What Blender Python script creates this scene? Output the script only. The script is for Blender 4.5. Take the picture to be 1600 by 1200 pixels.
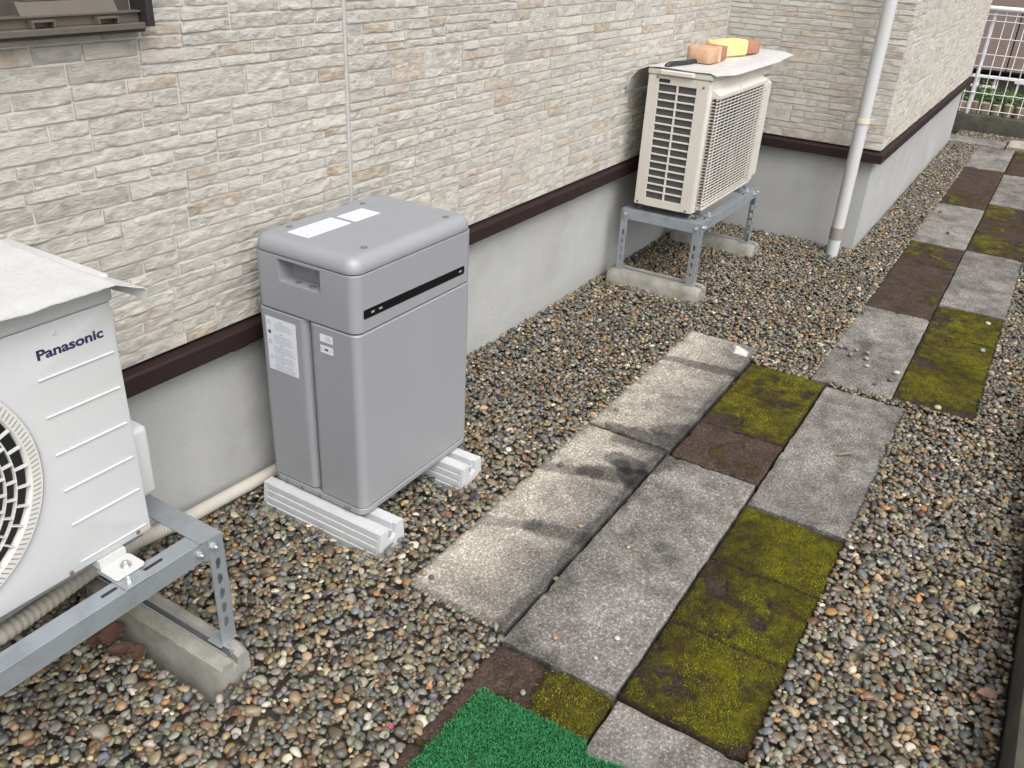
import bpy, bmesh, math, random
import numpy as np
from mathutils import Matrix, Vector, Euler

for o in list(bpy.data.objects):
    bpy.data.objects.remove(o)
scene = bpy.context.scene
COL = scene.collection
PI = math.pi

# ------------------------------------------------------------------ camera
FPX, YAW, PITCH, ROLL = 1344.51, 0.53299, 0.48934, 0.054923
CAM = np.array([0.0, 0.0, 1.5])
_w = np.array([math.cos(PITCH) * math.cos(YAW), math.cos(PITCH) * math.sin(YAW), -math.sin(PITCH)])
_r = np.cross(_w, [0, 0, 1]); _r /= np.linalg.norm(_r)
_u = np.cross(_r, _w)
_c, _s = math.cos(ROLL), math.sin(ROLL)
CR, CU, CW = _c * _r + _s * _u, -_s * _r + _c * _u, _w
cd = bpy.data.cameras.new('camera')
cam = bpy.data.objects.new('camera', cd)
COL.objects.link(cam)
m = Matrix(((CR[0], CU[0], -CW[0]), (CR[1], CU[1], -CW[1]), (CR[2], CU[2], -CW[2])))
cam.matrix_world = Matrix.Translation(Vector(CAM)) @ m.to_4x4()
cd.sensor_fit = 'HORIZONTAL'
cd.sensor_width = 36.0
cd.lens = FPX / 1600 * 36
cd.clip_start = 0.02
cd.clip_end = 2000
scene.camera = cam

# ------------------------------------------------------------------ sky, sun, exposure
SUN_EL, SUN_AZ = 52.0, -124.0     # the veiled sun stands over the path side, a little behind the viewer
world = bpy.data.worlds.new('World')
scene.world = world
world.use_nodes = True
wn = world.node_tree
wn.nodes.clear()
sky = wn.nodes.new('ShaderNodeTexSky')
sky.sky_type = 'NISHITA'
sky.sun_disc = False
sky.sun_elevation = math.radians(SUN_EL)
sky.sun_rotation = math.radians(90 - SUN_AZ)
sky.air_density = 1.0
sky.dust_density = 4.0
hs = wn.nodes.new('ShaderNodeHueSaturation')
hs.inputs['Saturation'].default_value = 0.16
bgn = wn.nodes.new('ShaderNodeBackground')
bgn.inputs['Strength'].default_value = 0.15
wo = wn.nodes.new('ShaderNodeOutputWorld')
wn.links.new(sky.outputs[0], hs.inputs['Color'])
wn.links.new(hs.outputs[0], bgn.inputs['Color'])
wn.links.new(bgn.outputs[0], wo.inputs['Surface'])
sd = bpy.data.lights.new('sun', 'SUN')
sd.energy = 0.9
sd.angle = math.radians(42)
sd.color = (1.0, 0.97, 0.93)
sun = bpy.data.objects.new('sun', sd)
COL.objects.link(sun)
_d = Vector((math.cos(math.radians(SUN_EL)) * math.cos(math.radians(SUN_AZ)), math.cos(math.radians(SUN_EL)) * math.sin(math.radians(SUN_AZ)), math.sin(math.radians(SUN_EL))))
sun.rotation_euler = _d.to_track_quat('Z', 'Y').to_euler()
sun.location = (3, -4, 8)
vs = scene.view_settings
vs.view_transform = 'Standard'
vs.look = 'None'
vs.gamma = 1.0
vs.use_curve_mapping = False
vs.exposure = 0.90

rng = np.random.default_rng(7)
random.seed(7)

# ------------------------------------------------------------------ noise
def _hash(ix, iy, seed):
    h = (ix.astype(np.int64) * 374761393 + iy.astype(np.int64) * 668265263 + seed * 974711) & 0xFFFFFFFF
    h = ((h ^ (h >> 13)) * 1274126177) & 0xFFFFFFFF
    return ((h ^ (h >> 16)) & 0xFFFFFF) / float(0xFFFFFF)

def vnoise(x, y, seed=0):
    x = np.asarray(x, float); y = np.asarray(y, float)
    ix, iy = np.floor(x), np.floor(y)
    fx, fy = x - ix, y - iy
    fx = fx * fx * (3 - 2 * fx); fy = fy * fy * (3 - 2 * fy)
    a, b = _hash(ix, iy, seed), _hash(ix + 1, iy, seed)
    c, d = _hash(ix, iy + 1, seed), _hash(ix + 1, iy + 1, seed)
    return (a * (1 - fx) + b * fx) * (1 - fy) + (c * (1 - fx) + d * fx) * fy

def fbm(x, y, seed=0, octv=4):
    s, a, t = 0, 0.5, 0
    for i in range(octv):
        s = s + a * vnoise(x * 2 ** i, y * 2 ** i, seed + i * 17); t += a; a *= 0.5
    return s / t

def sstep(a, b, x):
    t = np.clip((np.asarray(x, float) - a) / (b - a), 0, 1)
    return t * t * (3 - 2 * t)

def project(P):
    d = np.atleast_2d(P) - CAM
    z = d @ CW
    return 800 + FPX * (d @ CR) / z, 600 - FPX * (d @ CU) / z, z

def on_plane(px, py, axis, val):
    """the point of a horizontal or upright plane seen at a pixel of the photograph"""
    d = CW + CR * (px - 800) / FPX - CU * (py - 600) / FPX
    return CAM + d * ((val - CAM[axis]) / d[axis])

# ------------------------------------------------------------------ objects
WLOC = {}

def tag(o, label=None, cat=None, group=None, kind=None):
    if label: o['label'] = label
    if cat: o['category'] = cat
    if group: o['group'] = group
    if kind: o['kind'] = kind
    return o

def thing(name, loc, label, cat, group=None):
    o = bpy.data.objects.new(name, None)
    o.empty_display_size = 0.05
    o.location = loc
    COL.objects.link(o)
    WLOC[o.name] = np.array(loc, float)
    return tag(o, label, cat, group)

def mobj(name, verts, faces, mat, parent=None, smooth=None, origin=None):
    v = np.asarray(verts, float).reshape(-1, 3)
    if origin is None:
        lo, hi = v.min(0), v.max(0)
        origin = np.array([(lo[0] + hi[0]) / 2, (lo[1] + hi[1]) / 2, lo[2] if parent is None else (lo[2] + hi[2]) / 2])
    origin = np.array(origin, float)
    me = bpy.data.meshes.new(name)
    me.from_pydata((v - origin).tolist(), [], faces)
    return link(name, me, mat, parent, origin, smooth)

def link(name, me, mat, parent, origin, smooth=None):
    if mat is not None and not me.materials:
        me.materials.append(mat)
    if smooth is not None:
        me.polygons.foreach_set('use_smooth', [True] * len(me.polygons))
        if smooth < 180:
            me.set_sharp_from_angle(angle=math.radians(smooth))
    o = bpy.data.objects.new(name, me)
    COL.objects.link(o)
    WLOC[o.name] = np.array(origin, float)
    if parent is not None:
        o.parent = parent
        o.location = np.array(origin) - WLOC[parent.name]
    else:
        o.location = origin
    return o

class MB:
    """collects shapes in world coordinates for ONE mesh"""
    def __init__(s):
        s.v, s.f, s.n = [], [], 0
    def add(s, v, f):
        v = np.asarray(v, float).reshape(-1, 3)
        s.v.append(v)
        s.f += [tuple(i + s.n for i in q) for q in f]
        s.n += len(v)
        return s
    def box(s, a, b, bev=0.0, seg=2):
        a, b = np.array(a, float), np.array(b, float)
        a, b = np.minimum(a, b), np.maximum(a, b)
        bm = bmesh.new()
        bmesh.ops.create_cube(bm, size=1)
        for w in bm.verts:
            w.co = Vector([a[i] + (w.co[i] + .5) * (b[i] - a[i]) for i in range(3)])
        if bev > 0:
            bmesh.ops.bevel(bm, geom=list(bm.edges), offset=min(bev, (b - a).min() * .45), segments=seg, profile=.5, affect='EDGES')
        bm.verts.index_update()
        s.add([w.co[:] for w in bm.verts], [[w.index for w in f.verts] for f in bm.faces])
        bm.free()
        return s
    def tube(s, pts, r, n=12, caps=True):
        pts = [Vector(q) for q in pts]
        rr = r if hasattr(r, '__len__') else [r] * len(pts)
        vs_, fs = [], []
        up = None
        for i, q in enumerate(pts):
            t = (pts[min(i + 1, len(pts) - 1)] - pts[max(i - 1, 0)]).normalized()
            if up is None:
                up = Vector((0, 0, 1)) if abs(t.z) < .9 else Vector((1, 0, 0))
            a = t.cross(up).normalized(); up = a.cross(t).normalized()
            for k in range(n):
                th = 2 * PI * k / n
                vs_.append((q + (a * math.cos(th) + up * math.sin(th)) * rr[i])[:])
        for i in range(len(pts) - 1):
            for k in range(n):
                fs.append((i * n + k, i * n + (k + 1) % n, (i + 1) * n + (k + 1) % n, (i + 1) * n + k))
        if caps:
            fs.append(tuple(range(n))[::-1]); fs.append(tuple((len(pts) - 1) * n + k for k in range(n)))
        return s.add(vs_, fs)
    def prism(s, poly, axis, a, b):
        """extrude a closed 2-D polygon along an axis from a to b (polygon in the other two axes, in order)"""
        n = len(poly); oth = [i for i in range(3) if i != axis]
        vs_ = []
        for t in (a, b):
            for q in poly:
                p = [0, 0, 0]; p[axis] = t; p[oth[0]] = q[0]; p[oth[1]] = q[1]; vs_.append(p)
        fs = [tuple(range(n)), tuple(range(2 * n - 1, n - 1, -1))]
        fs += [(k, n + k, n + (k + 1) % n, (k + 1) % n) for k in range(n)]
        return s.add(vs_, fs)
    def stack(s, x0, x1, y0, y1, r, levels, n=6, cap0=True, cap1=True):
        """rounded rectangle rings at (z, inset) levels"""
        vs_, fs = [], []
        N = 4 * (n + 1)
        for z, ins in levels:
            a0, a1, b0, b1 = x0 + ins, x1 - ins, y0 + ins, y1 - ins
            rr = max(r - ins, .0015)
            for cx, cy, st in ((a1 - rr, b1 - rr, 0), (a0 + rr, b1 - rr, 1), (a0 + rr, b0 + rr, 2), (a1 - rr, b0 + rr, 3)):
                for k in range(n + 1):
                    th = (st + k / n) * PI / 2
                    vs_.append((cx + rr * math.cos(th), cy + rr * math.sin(th), z))
        for i in range(len(levels) - 1):
            for k in range(N):
                fs.append((i * N + k, i * N + (k + 1) % N, (i + 1) * N + (k + 1) % N, (i + 1) * N + k))
        if cap0: fs.append(tuple(range(N))[::-1])
        if cap1: fs.append(tuple((len(levels) - 1) * N + k for k in range(N)))
        return s.add(vs_, fs)
    def disc(s, c, axis, r, h, n=16, bev=.0):
        """a short cylinder standing on c along a signed axis vector"""
        c, ax = Vector(c), Vector(axis).normalized()
        return s.tube([c, c + ax * (h - bev), c + ax * h], [r, r, r - bev], n)
    def make(s, name, mat, parent=None, smooth=None, origin=None):
        return mobj(name, np.concatenate(s.v), s.f, mat, parent, smooth, origin)

def fix_normals(o):
    bm = bmesh.new(); bm.from_mesh(o.data)
    bmesh.ops.recalc_face_normals(bm, faces=list(bm.faces))
    bm.to_mesh(o.data); bm.free()
    return o

def smooth_path(pts, n=8):
    P = [np.array(q, float) for q in pts]
    P = [2 * P[0] - P[1]] + P + [2 * P[-1] - P[-2]]
    out = []
    for i in range(1, len(P) - 2):
        for k in range(n):
            t = k / n
            out.append(.5 * ((2 * P[i]) + (-P[i - 1] + P[i + 1]) * t + (2 * P[i - 1] - 5 * P[i] + 4 * P[i + 1] - P[i + 2]) * t * t + (-P[i - 1] + 3 * P[i] - 3 * P[i + 1] + P[i + 2]) * t ** 3))
    out.append(P[-2])
    return out

def text_mesh(txt, size, bold=0.0):
    cu = bpy.data.curves.new('lettering', 'FONT')
    cu.body = txt; cu.size = size; cu.offset = bold; cu.resolution_u = 4
    o = bpy.data.objects.new('lettering', cu)
    me = bpy.data.meshes.new_from_object(o)
    V = np.array([v.co[:] for v in me.vertices]); F = [tuple(p.vertices) for p in me.polygons]
    bpy.data.objects.remove(o); bpy.data.curves.remove(cu); bpy.data.meshes.remove(me)
    return V, F

# ------------------------------------------------------------------ materials
class NT:
    def __init__(s, name):
        s.m = bpy.data.materials.new(name); s.m.use_nodes = True
        s.t = s.m.node_tree; s.t.nodes.clear()
        s.out = s.n('ShaderNodeOutputMaterial'); s.b = s.n('ShaderNodeBsdfPrincipled')
        s.l(s.b.outputs[0], s.out.inputs['Surface'])
    def n(s, kind, **kw):
        x = s.t.nodes.new(kind)
        for k, v in kw.items(): setattr(x, k, v)
        return x
    def l(s, a, b): s.t.links.new(a, b)
    def val(s, sock, v):
        if hasattr(v, 'is_linked') or hasattr(v, 'links'): s.l(v, sock)
        else: sock.default_value = v
    def coord(s, kind='Object'):
        if kind == 'World':
            return s.n('ShaderNodeNewGeometry').outputs['Position']
        return s.n('ShaderNodeTexCoord').outputs[kind]
    def noise(s, scale, detail=3, rough=.55, vec=None, dim=None):
        x = s.n('ShaderNodeTexNoise'); x.inputs['Scale'].default_value = scale
        x.inputs['Detail'].default_value = detail; x.inputs['Roughness'].default_value = rough
        s.l(vec if vec is not None else s.coord('World'), x.inputs['Vector'])
        return x.outputs['Fac']
    def vor(s, scale, vec=None, feature='F1'):
        x = s.n('ShaderNodeTexVoronoi'); x.feature = feature; x.inputs['Scale'].default_value = scale
        s.l(vec if vec is not None else s.coord('World'), x.inputs['Vector'])
        return x.outputs['Distance']
    def stretch(s, vec, sc):
        x = s.n('ShaderNodeVectorMath', operation='MULTIPLY'); s.l(vec, x.inputs[0]); x.inputs[1].default_value = sc
        return x.outputs[0]
    def rng(s, f, a, b, c=0., d=1., smooth=False):
        x = s.n('ShaderNodeMapRange'); x.clamp = True
        if smooth: x.interpolation_type = 'SMOOTHSTEP'
        s.l(f, x.inputs[0])
        for i, v in enumerate((a, b, c, d)): x.inputs[i + 1].default_value = v
        return x.outputs[0]
    def math(s, op, a, b=0.):
        x = s.n('ShaderNodeMath', operation=op); s.val(x.inputs[0], a); s.val(x.inputs[1], b)
        return x.outputs[0]
    def mix(s, f, a, b, blend='MIX'):
        x = s.n('ShaderNodeMix', data_type='RGBA', blend_type=blend)
        s.val(x.inputs['Factor'], f)
        for k, v in (('A', a), ('B', b)):
            sock = [i for i in x.inputs if i.name == k and i.type == 'RGBA'][0]
            s.val(sock, v if hasattr(v, 'links') else (*v, 1.) if len(v) == 3 else v)
        return [o for o in x.outputs if o.type == 'RGBA'][0]
    def grey(s, f):
        x = s.n('ShaderNodeCombineColor')
        for i in range(3): s.l(f, x.inputs[i])
        return x.outputs[0]
    def attr(s, name, out='Color'):
        x = s.n('ShaderNodeAttribute'); x.attribute_name = name
        return x.outputs[out]
    def bump(s, h, strength=.3, dist=.002, normal=None):
        x = s.n('ShaderNodeBump'); x.inputs['Strength'].default_value = strength; x.inputs['Distance'].default_value = dist
        s.l(h, x.inputs['Height'])
        if normal is not None: s.l(normal, x.inputs['Normal'])
        return x.outputs[0]
    def done(s, col=None, rough=None, metal=0., normal=None, spec=None, coat=0.):
        if col is not None: s.val(s.b.inputs['Base Color'], col if hasattr(col, 'links') else (*col, 1.))
        if rough is not None: s.val(s.b.inputs['Roughness'], rough)
        s.b.inputs['Metallic'].default_value = metal
        if spec is not None: s.b.inputs['Specular IOR Level'].default_value = spec
        if normal is not None: s.l(normal, s.b.inputs['Normal'])
        return s.m

def simple(name, col, rough=.5, metal=0., dirt=.12, dscale=9., bump=0., bscale=300., spec=None, bdist=.001, dirtcol=None):
    t = NT(name)
    n1 = t.noise(dscale, 5, .6)
    c = t.mix(t.rng(n1, .42, .72, 0., dirt * 2.2, True), col, dirtcol if dirtcol else tuple(x * .55 for x in col))
    c = t.mix(t.rng(t.noise(dscale * 14, 3), .3, .7, 0., dirt), c, tuple(min(x * 1.25, .95) for x in col))
    r = t.rng(n1, .3, .7, max(rough - .08, .05), min(rough + .08, 1.))
    nm = t.bump(t.noise(bscale, 2), bump, bdist) if bump else None
    return t.done(c, r, metal, nm, spec)

M = {}
M['white_paint'] = simple('white_painted_steel', (.50, .51, .512), .42, 0, .10, 6, .05, 600, dirtcol=(.40, .37, .32))
M['beige_paint'] = simple('beige_painted_steel', (.53, .505, .455), .5, 0, .12, 7, .05, 600, dirtcol=(.42, .36, .28))
M['beige_plastic'] = simple('beige_plastic', (.55, .525, .475), .5, 0, .12, 9, dirtcol=(.40, .33, .26))
M['cream_plastic'] = simple('cream_plastic', (.47, .44, .38), .45, 0, .08, 12)
M['grille'] = simple('pale_grille_plastic', (.54, .535, .51), .45, 0, .10, 12, dirtcol=(.40, .37, .32))
M['galv'] = simple('galvanised_steel', (.34, .37, .40), .42, .55, .22, 16, .06, 200)
M['bright_metal'] = simple('bright_zinc_metal', (.55, .56, .57), .35, .8, .15, 60)
M['rust'] = simple('rusty_spot', (.16, .085, .05), .8, 0, .3, 200)
M['dark'] = simple('dark_hollow', (.018, .019, .022), .6, 0, .1, 40)
M['fin'] = simple('heat_exchanger_fin', (.085, .085, .088), .5, .3, .1, 40)
M['fan'] = simple('fan_plastic', (.035, .036, .04), .5, 0, .1, 40)
M['navy'] = simple('navy_print', (.018, .022, .07), .45, 0, .0)
M['greyprint'] = simple('grey_print', (.12, .12, .14), .5, 0, .0)
M['batt'] = None
M['black_gloss'] = simple('black_gloss_panel', (.004, .004, .005), .30, 0, .0, 30, spec=.2)
M['cap'] = simple('grey_rubber_cap', (.12, .13, .15), .55, 0, .08, 60)
M['sticker'] = simple('white_sticker', (.60, .62, .67), .4, 0, .03, 50)
M['print'] = simple('pale_print', (.30, .33, .40), .5, 0, .0)
M['print_dark'] = simple('dark_print', (.06, .065, .08), .5, 0, .0)
M['ledmark'] = simple('white_mark', (.38, .38, .38), .5, 0, .0)
M['resin'] = simple('grey_white_resin', (.47, .48, .49), .55, 0, .15, 25, .08, 500, dirtcol=(.36, .34, .31))
M['pvc'] = simple('grey_pvc', (.46, .465, .465), .42, 0, .12, 7, dirtcol=(.38, .37, .34))
M['pvc_band'] = simple('brown_grey_band', (.24, .215, .19), .5, 0, .1, 40)
M['pvc_clamp'] = simple('ivory_clamp', (.56, .52, .40), .5, 0, .1, 40)
M['brown'] = simple('dark_brown_coated_steel', (.020, .010, .010), .55, 0, .15, 12, spec=.3)
M['bronze'] = simple('bronze_aluminium', (.135, .118, .098), .38, .35, .12, 20)
M['bronze_dark'] = simple('dark_bronze_aluminium', (.032, .027, .028), .4, .2, .1, 20)
M['seal'] = simple('grey_sealant', (.40, .39, .38), .7, 0, .1, 40)
M['wire'] = simple('white_coated_wire', (.74, .75, .76), .4, 0, .06, 30)
M['whiteplastic'] = simple('white_plastic', (.74, .74, .73), .5, 0, .06, 30)
M['steel_sheet'] = None

def m_battery():
    t = NT('silver_grey_coating')
    w = t.coord('World')
    n1 = t.noise(900, 2); n2 = t.noise(3.5, 4); n3 = t.noise(55, 5, .7); st = t.noise(16, 4, .6, t.stretch(w, (1, 1, .08)))
    c = t.mix(t.rng(n1, .35, .65), (.243, .249, .268), (.280, .287, .308))
    c = t.mix(t.rng(n2, .42, .72, 0, .22), c, (.23, .232, .243))
    c = t.mix(t.rng(st, .52, .72, 0, .16), c, (.33, .333, .34))
    sx = t.n('ShaderNodeSeparateXYZ'); t.l(w, sx.inputs[0])
    dust = t.math('MULTIPLY', t.rng(sx.outputs[2], .09, .26, .5, 0.), t.rng(n3, .42, .66))
    c = t.mix(dust, c, (.27, .25, .21))
    c = t.mix(t.rng(t.noise(260, 2), .70, .76, 0, .35), c, (.52, .53, .55))
    return t.done(c, t.rng(n2, .3, .7, .42, .54), .12, t.bump(n2, .25, .004, t.bump(n1, .05, .0005)))
M['batt'] = m_battery()

def m_sheet(name, col, sc=190.):
    t = NT(name)
    v = t.vor(sc, t.coord('Object'))
    n = t.noise(14, 4)
    c = t.mix(t.rng(n, .45, .75, 0, .5), col, tuple(x * .72 for x in col))
    c = t.mix(t.rng(v, .0, .28, .55, 0), c, tuple(x * .62 for x in col))
    return t.done(c, t.rng(n, .3, .7, .38, .55), .25, t.bump(t.rng(v, .05, .45), .35, .0015, t.bump(t.noise(35, 3), .2, .004)))
M['emboss'] = m_sheet('embossed_white_sheet', (.60, .60, .60), 130.)
M['steel_sheet'] = m_sheet('weathered_silver_sheet', (.60, .60, .60), 260.)

def m_foundation():
    t = NT('grey_render')
    n1 = t.noise(5, 5); n2 = t.noise(160, 4, .7); n3 = t.noise(1.7, 4)
    c = t.mix(t.rng(n1, .35, .7), (.385, .388, .382), (.325, .328, .322))
    sx = t.n('ShaderNodeSeparateXYZ'); t.l(t.coord('World'), sx.inputs[0])
    low = t.rng(t.math('ADD', sx.outputs[2], t.math('MULTIPLY', n1, .12)), .03, .16, .55, 0.)
    c = t.mix(low, c, (.26, .25, .225))
    c = t.mix(t.rng(n3, .5, .72, 0, .4), c, (.45, .45, .44))
    stk = t.noise(9, 5, .65, t.stretch(t.coord('World'), (1, 1, .12)))
    c = t.mix(t.rng(stk, .50, .72, 0, .3), c, (.33, .32, .295))
    return t.done(c, .85, 0, t.bump(n2, .7, .005))
M['found'] = m_foundation()

def m_stone():
    t = NT('moulded_stone_siding')
    a = t.attr('col'); w = t.coord('World')
    n1 = t.noise(240, 4, .7); n2 = t.noise(45, 4, .6)
    c = t.mix(t.rng(n2, .35, .7, 0, .5), a, t.mix(1., a, (.80, .78, .76), 'MULTIPLY'))
    c = t.mix(t.rng(n1, .5, .75, 0, .35), c, t.mix(1., a, (.72, .70, .68), 'MULTIPLY'))
    rn = t.n('ShaderNodeTexNoise'); rn.noise_type = 'RIDGED_MULTIFRACTAL'; rn.inputs['Scale'].default_value = 34; rn.inputs['Detail'].default_value = 5
    dw = t.n('ShaderNodeVectorMath', operation='ADD'); t.l(t.stretch(w, (1, 1, 2.8)), dw.inputs[0]); t.l(t.grey(t.math('MULTIPLY', t.noise(18, 3), .05)), dw.inputs[1]); t.l(dw.outputs[0], rn.inputs['Vector'])
    crack = t.rng(rn.outputs['Fac'], .3, 1.6)
    c = t.mix(t.rng(crack, .55, .9, 0., .30), c, t.mix(1., a, (.55, .52, .50), 'MULTIPLY'))
    b = t.bump(t.noise(60, 6, .75, t.stretch(w, (1, 1, 2.6))), .9, .010)
    b = t.bump(t.math('MULTIPLY', crack, -1.), 1., .0065, b)
    return t.done(c, .8, 0, t.bump(n1, .35, .0015, b))
M['stone'] = m_stone()
M['mortar'] = simple('siding_joint', (.49, .468, .44), .9, 0, .2, 12, .3, 300)

def m_gravel():
    t = NT('river_gravel')
    a = t.attr('col')
    n = t.noise(160, 5, .65); n2 = t.noise(420, 3, .7)
    c = t.mix(t.rng(n, .35, .7, 0., .45), a, t.mix(1., a, (.62, .58, .54), 'MULTIPLY'))
    c = t.mix(t.rng(n2, .55, .8, 0., .35), c, t.mix(1., a, (1.5, 1.5, 1.5), 'MULTIPLY'))
    return t.done(c, t.rng(n, .3, .7, .30, .58), 0, t.bump(n2, .25, .0015), .45)
M['gravel'] = m_gravel()

def m_slab():
    t = NT('concrete_paver')
    a = t.attr('col'); ms = t.attr('moss', 'Fac')
    f1 = t.noise(125, 7, .88); f2 = t.noise(44, 6, .75); f3 = t.noise(13, 4, .65)
    g = t.mix(t.rng(f2, .36, .56, .55, 0.), a, t.mix(1., a, (.50, .47, .46), 'MULTIPLY'))
    g = t.mix(t.rng(f3, .36, .62, .35, 0.), g, t.mix(1., g, (.66, .64, .63), 'MULTIPLY'))
    g = t.mix(t.rng(f1, .52, .60, 0., .9), g, t.mix(1., a, (2.6, 2.54, 2.42), 'MULTIPLY'))
    g = t.mix(t.rng(f1, .38, .46, .8, 0.), g, t.mix(1., a, (.36, .34, .33), 'MULTIPLY'))
    m1 = t.noise(210, 5, .8); m2 = t.noise(22, 6, .72); m3 = t.noise(6, 4, .6)
    mc = t.mix(t.rng(m2, .36, .66), (.050, .034, .011), (.120, .104, .008))
    mc = t.mix(t.rng(m3, .40, .62, 0., .9), mc, t.mix(t.rng(m2, .38, .62), (.074, .062, .008), (.245, .240, .010)))
    mc = t.mix(t.rng(m1, .36, .54, .8, 0.), mc, (.028, .027, .006))
    mc = t.mix(t.rng(m1, .58, .70, 0., .5), mc, (.24, .24, .03))
    mc = t.mix(t.rng(t.noise(14, 6, .75), .50, .62, 0., .75), mc, (.068, .040, .019))
    fac = t.rng(t.math('ADD', ms, t.math('MULTIPLY', t.math('SUBTRACT', t.noise(60, 6, .8), .5), 1.5)), .22, .78, 0., .97)
    c = t.mix(fac, g, mc)
    b1 = t.bump(t.math('ADD', t.math('MULTIPLY', f2, .6), t.math('MULTIPLY', f1, .6)), .8, .004)
    hm = t.math('MULTIPLY', t.math('ADD', m1, m2), fac)
    return t.done(c, .9, 0, t.bump(hm, 1., .010, b1), .2)
M['slab'] = m_slab()
M['soil'] = simple('dark_soil', (.085, .074, .060), .95, 0, .3, 8, .5, 90, bdist=.01)

def m_conc(name, col, moss=.3):
    t = NT(name)
    n1 = t.noise(18, 5, .6); n2 = t.noise(220, 4, .7); n3 = t.noise(7, 4)
    c = t.mix(t.rng(n1, .35, .68), col, tuple(x * .62 for x in col))
    c = t.mix(t.rng(n2, .5, .7, 0, .4), c, tuple(min(x * 1.4, .8) for x in col))
    c = t.mix(t.rng(n3, .5, .68, 0, moss), c, (.11, .105, .05))
    return t.done(c, .9, 0, t.bump(n2, .5, .003))
M['conc'] = m_conc('weathered_concrete', (.28, .27, .24), .55)
M['conc_dark'] = m_conc('dark_stained_concrete', (.060, .058, .048), .5)
M['conc_pale'] = m_conc('pale_concrete', (.46, .45, .42), .2)

# ------------------------------------------------------------------ layout constants
YF, YS = 1.69, 1.66          # main foundation face, siding plane
XR, XS = 4.92, 4.89          # return wall: foundation face, siding plane
YF2, YS2 = 0.76, 0.735       # side wall beyond the corner
XE = 8.68                    # far end of the house
ZS = 0.553                   # bottom of the siding
XL = -0.35                   # how far the house is built to the left
ZT = 1.85                    # stones are built up to here

# ------------------------------------------------------------------ ground
g = MB(); g.add([(-60, -60, -.034), (90, -60, -.034), (90, 90, -.034), (-60, 90, -.034)], [(0, 1, 2, 3)])
tag(g.make('ground', M['soil'], origin=(0, 0, -.034)), 'dark soil ground under the gravel and beyond', kind='structure')

# ------------------------------------------------------------------ pavers
# (x0, x1, y0, y1, look, extra)  look: pale, grey, moss (three squares each with its own cover), far
PAVERS = []
def P(x0, x1, y0, y1, look, **k): PAVERS.append((x0, x1, y0, y1, look, k))
P(1.340, 2.338, .775, 1.075, 'pale', stains=[(.34, .05, .40, .5, .030, .7), (.40, .5, .43, 1., .045, .9), (.68, .04, .74, .55, .040, .85), (.74, .5, .80, .95, .060, 1.), (.86, .62, .84, .85, .055, 1.), (.97, .45, 1.0, 1., .045, .9), (.02, 1.02, .98, 1.02, .045, .8), (.0, .1, .0, .9, .03, .5), (.84, .7, .74, .95, .03, .9)], z=.001)
P(2.352, 3.312, .770, 1.072, 'pale', stains=[(.00, .30, .05, 1., .065, 1.), (.10, .75, .16, 1., .05, .8), (.66, .0, .70, 1., .045, .95), (.35, .5, .40, .9, .04, .35), (.1, 1.02, .9, 1.02, .03, .7), (.0, .0, .0, .5, .02, .4)], patch=(.915, .83, .045), z=.002)
P(1.316, 2.318, .467, .764, 'grey', stains=[(.9, .0, 1., .12, .05, .85), (.66, .0, .8, .0, .03, .6), (.0, .0, .0, 1., .02, .3), (.3, .05, .36, .6, .03, .2)], z=.002)
P(1.322, 2.195, .166, .460, 'moss', cover=(.80, .95, .98), z=-.002)
P(2.212, 3.143, .166, .457, 'grey', stains=[(.5, .2, .6, .9, .03, .2)], z=.001)
P(2.330, 3.160, .466, .758, 'moss', cover=(.22, .95, .88), z=-.002)
P(.30, 1.304, .464, .766, 'moss', cover=(.30, .30, .46), z=-.002, lean=1)
P(.30, 1.308, .166, .456, 'grey', stains=[(.4, .5, .9, .6, .08, .45)], z=-.001)
P(3.176, 4.108, .229, .523, 'grey', stains=[(.5, .2, .6, .9, .03, .2)], z=.002)
P(3.176, 4.340, -.060, .226, 'moss', cover=(.80, .98, .90), z=-.002)
P(4.118, 5.340, .230, .520, 'moss', cover=(.28, .28, .42), z=-.002)
P(4.356, 5.352, -.066, .224, 'grey', stains=[(.3, .2, .4, .9, .04, .3)], z=.002)
P(5.352, 6.350, .230, .516, 'grey', stains=[(.6, .2, .7, .9, .04, .3)], z=.002)
P(5.366, 6.560, -.066, .226, 'moss', cover=(.75, .5, .8), z=-.002)
P(6.362, 7.690, .230, .514, 'moss', cover=(.35, .25, .2), z=-.002)
P(6.574, 7.600, -.066, .224, 'grey', stains=[], z=.002)
P(7.702, 8.640, .228, .512, 'grey', stains=[], z=.002)
P(7.615, 8.600, -.066, .220, 'moss', cover=(.3, .3, .5), z=-.002)
P(8.655, 8.960, .315, .80, 'grey', stains=[], z=.012)
P(8.640, 9.02, -.10, .300, 'pale', stains=[], z=.03)

bed = MB()
for (x0, x1, y0, y1, look, k) in PAVERS:
    bed.add([(x0 + .01, y0 + .01, -.031), (x1 - .01, y0 + .01, -.031), (x1 - .01, y1 - .01, -.031), (x0 + .01, y1 - .01, -.031)], [(0, 1, 2, 3)])
path = tag(bed.make('path', M['soil']), 'staggered two-row path of grey and mossy concrete pavers', kind='structure')

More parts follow.
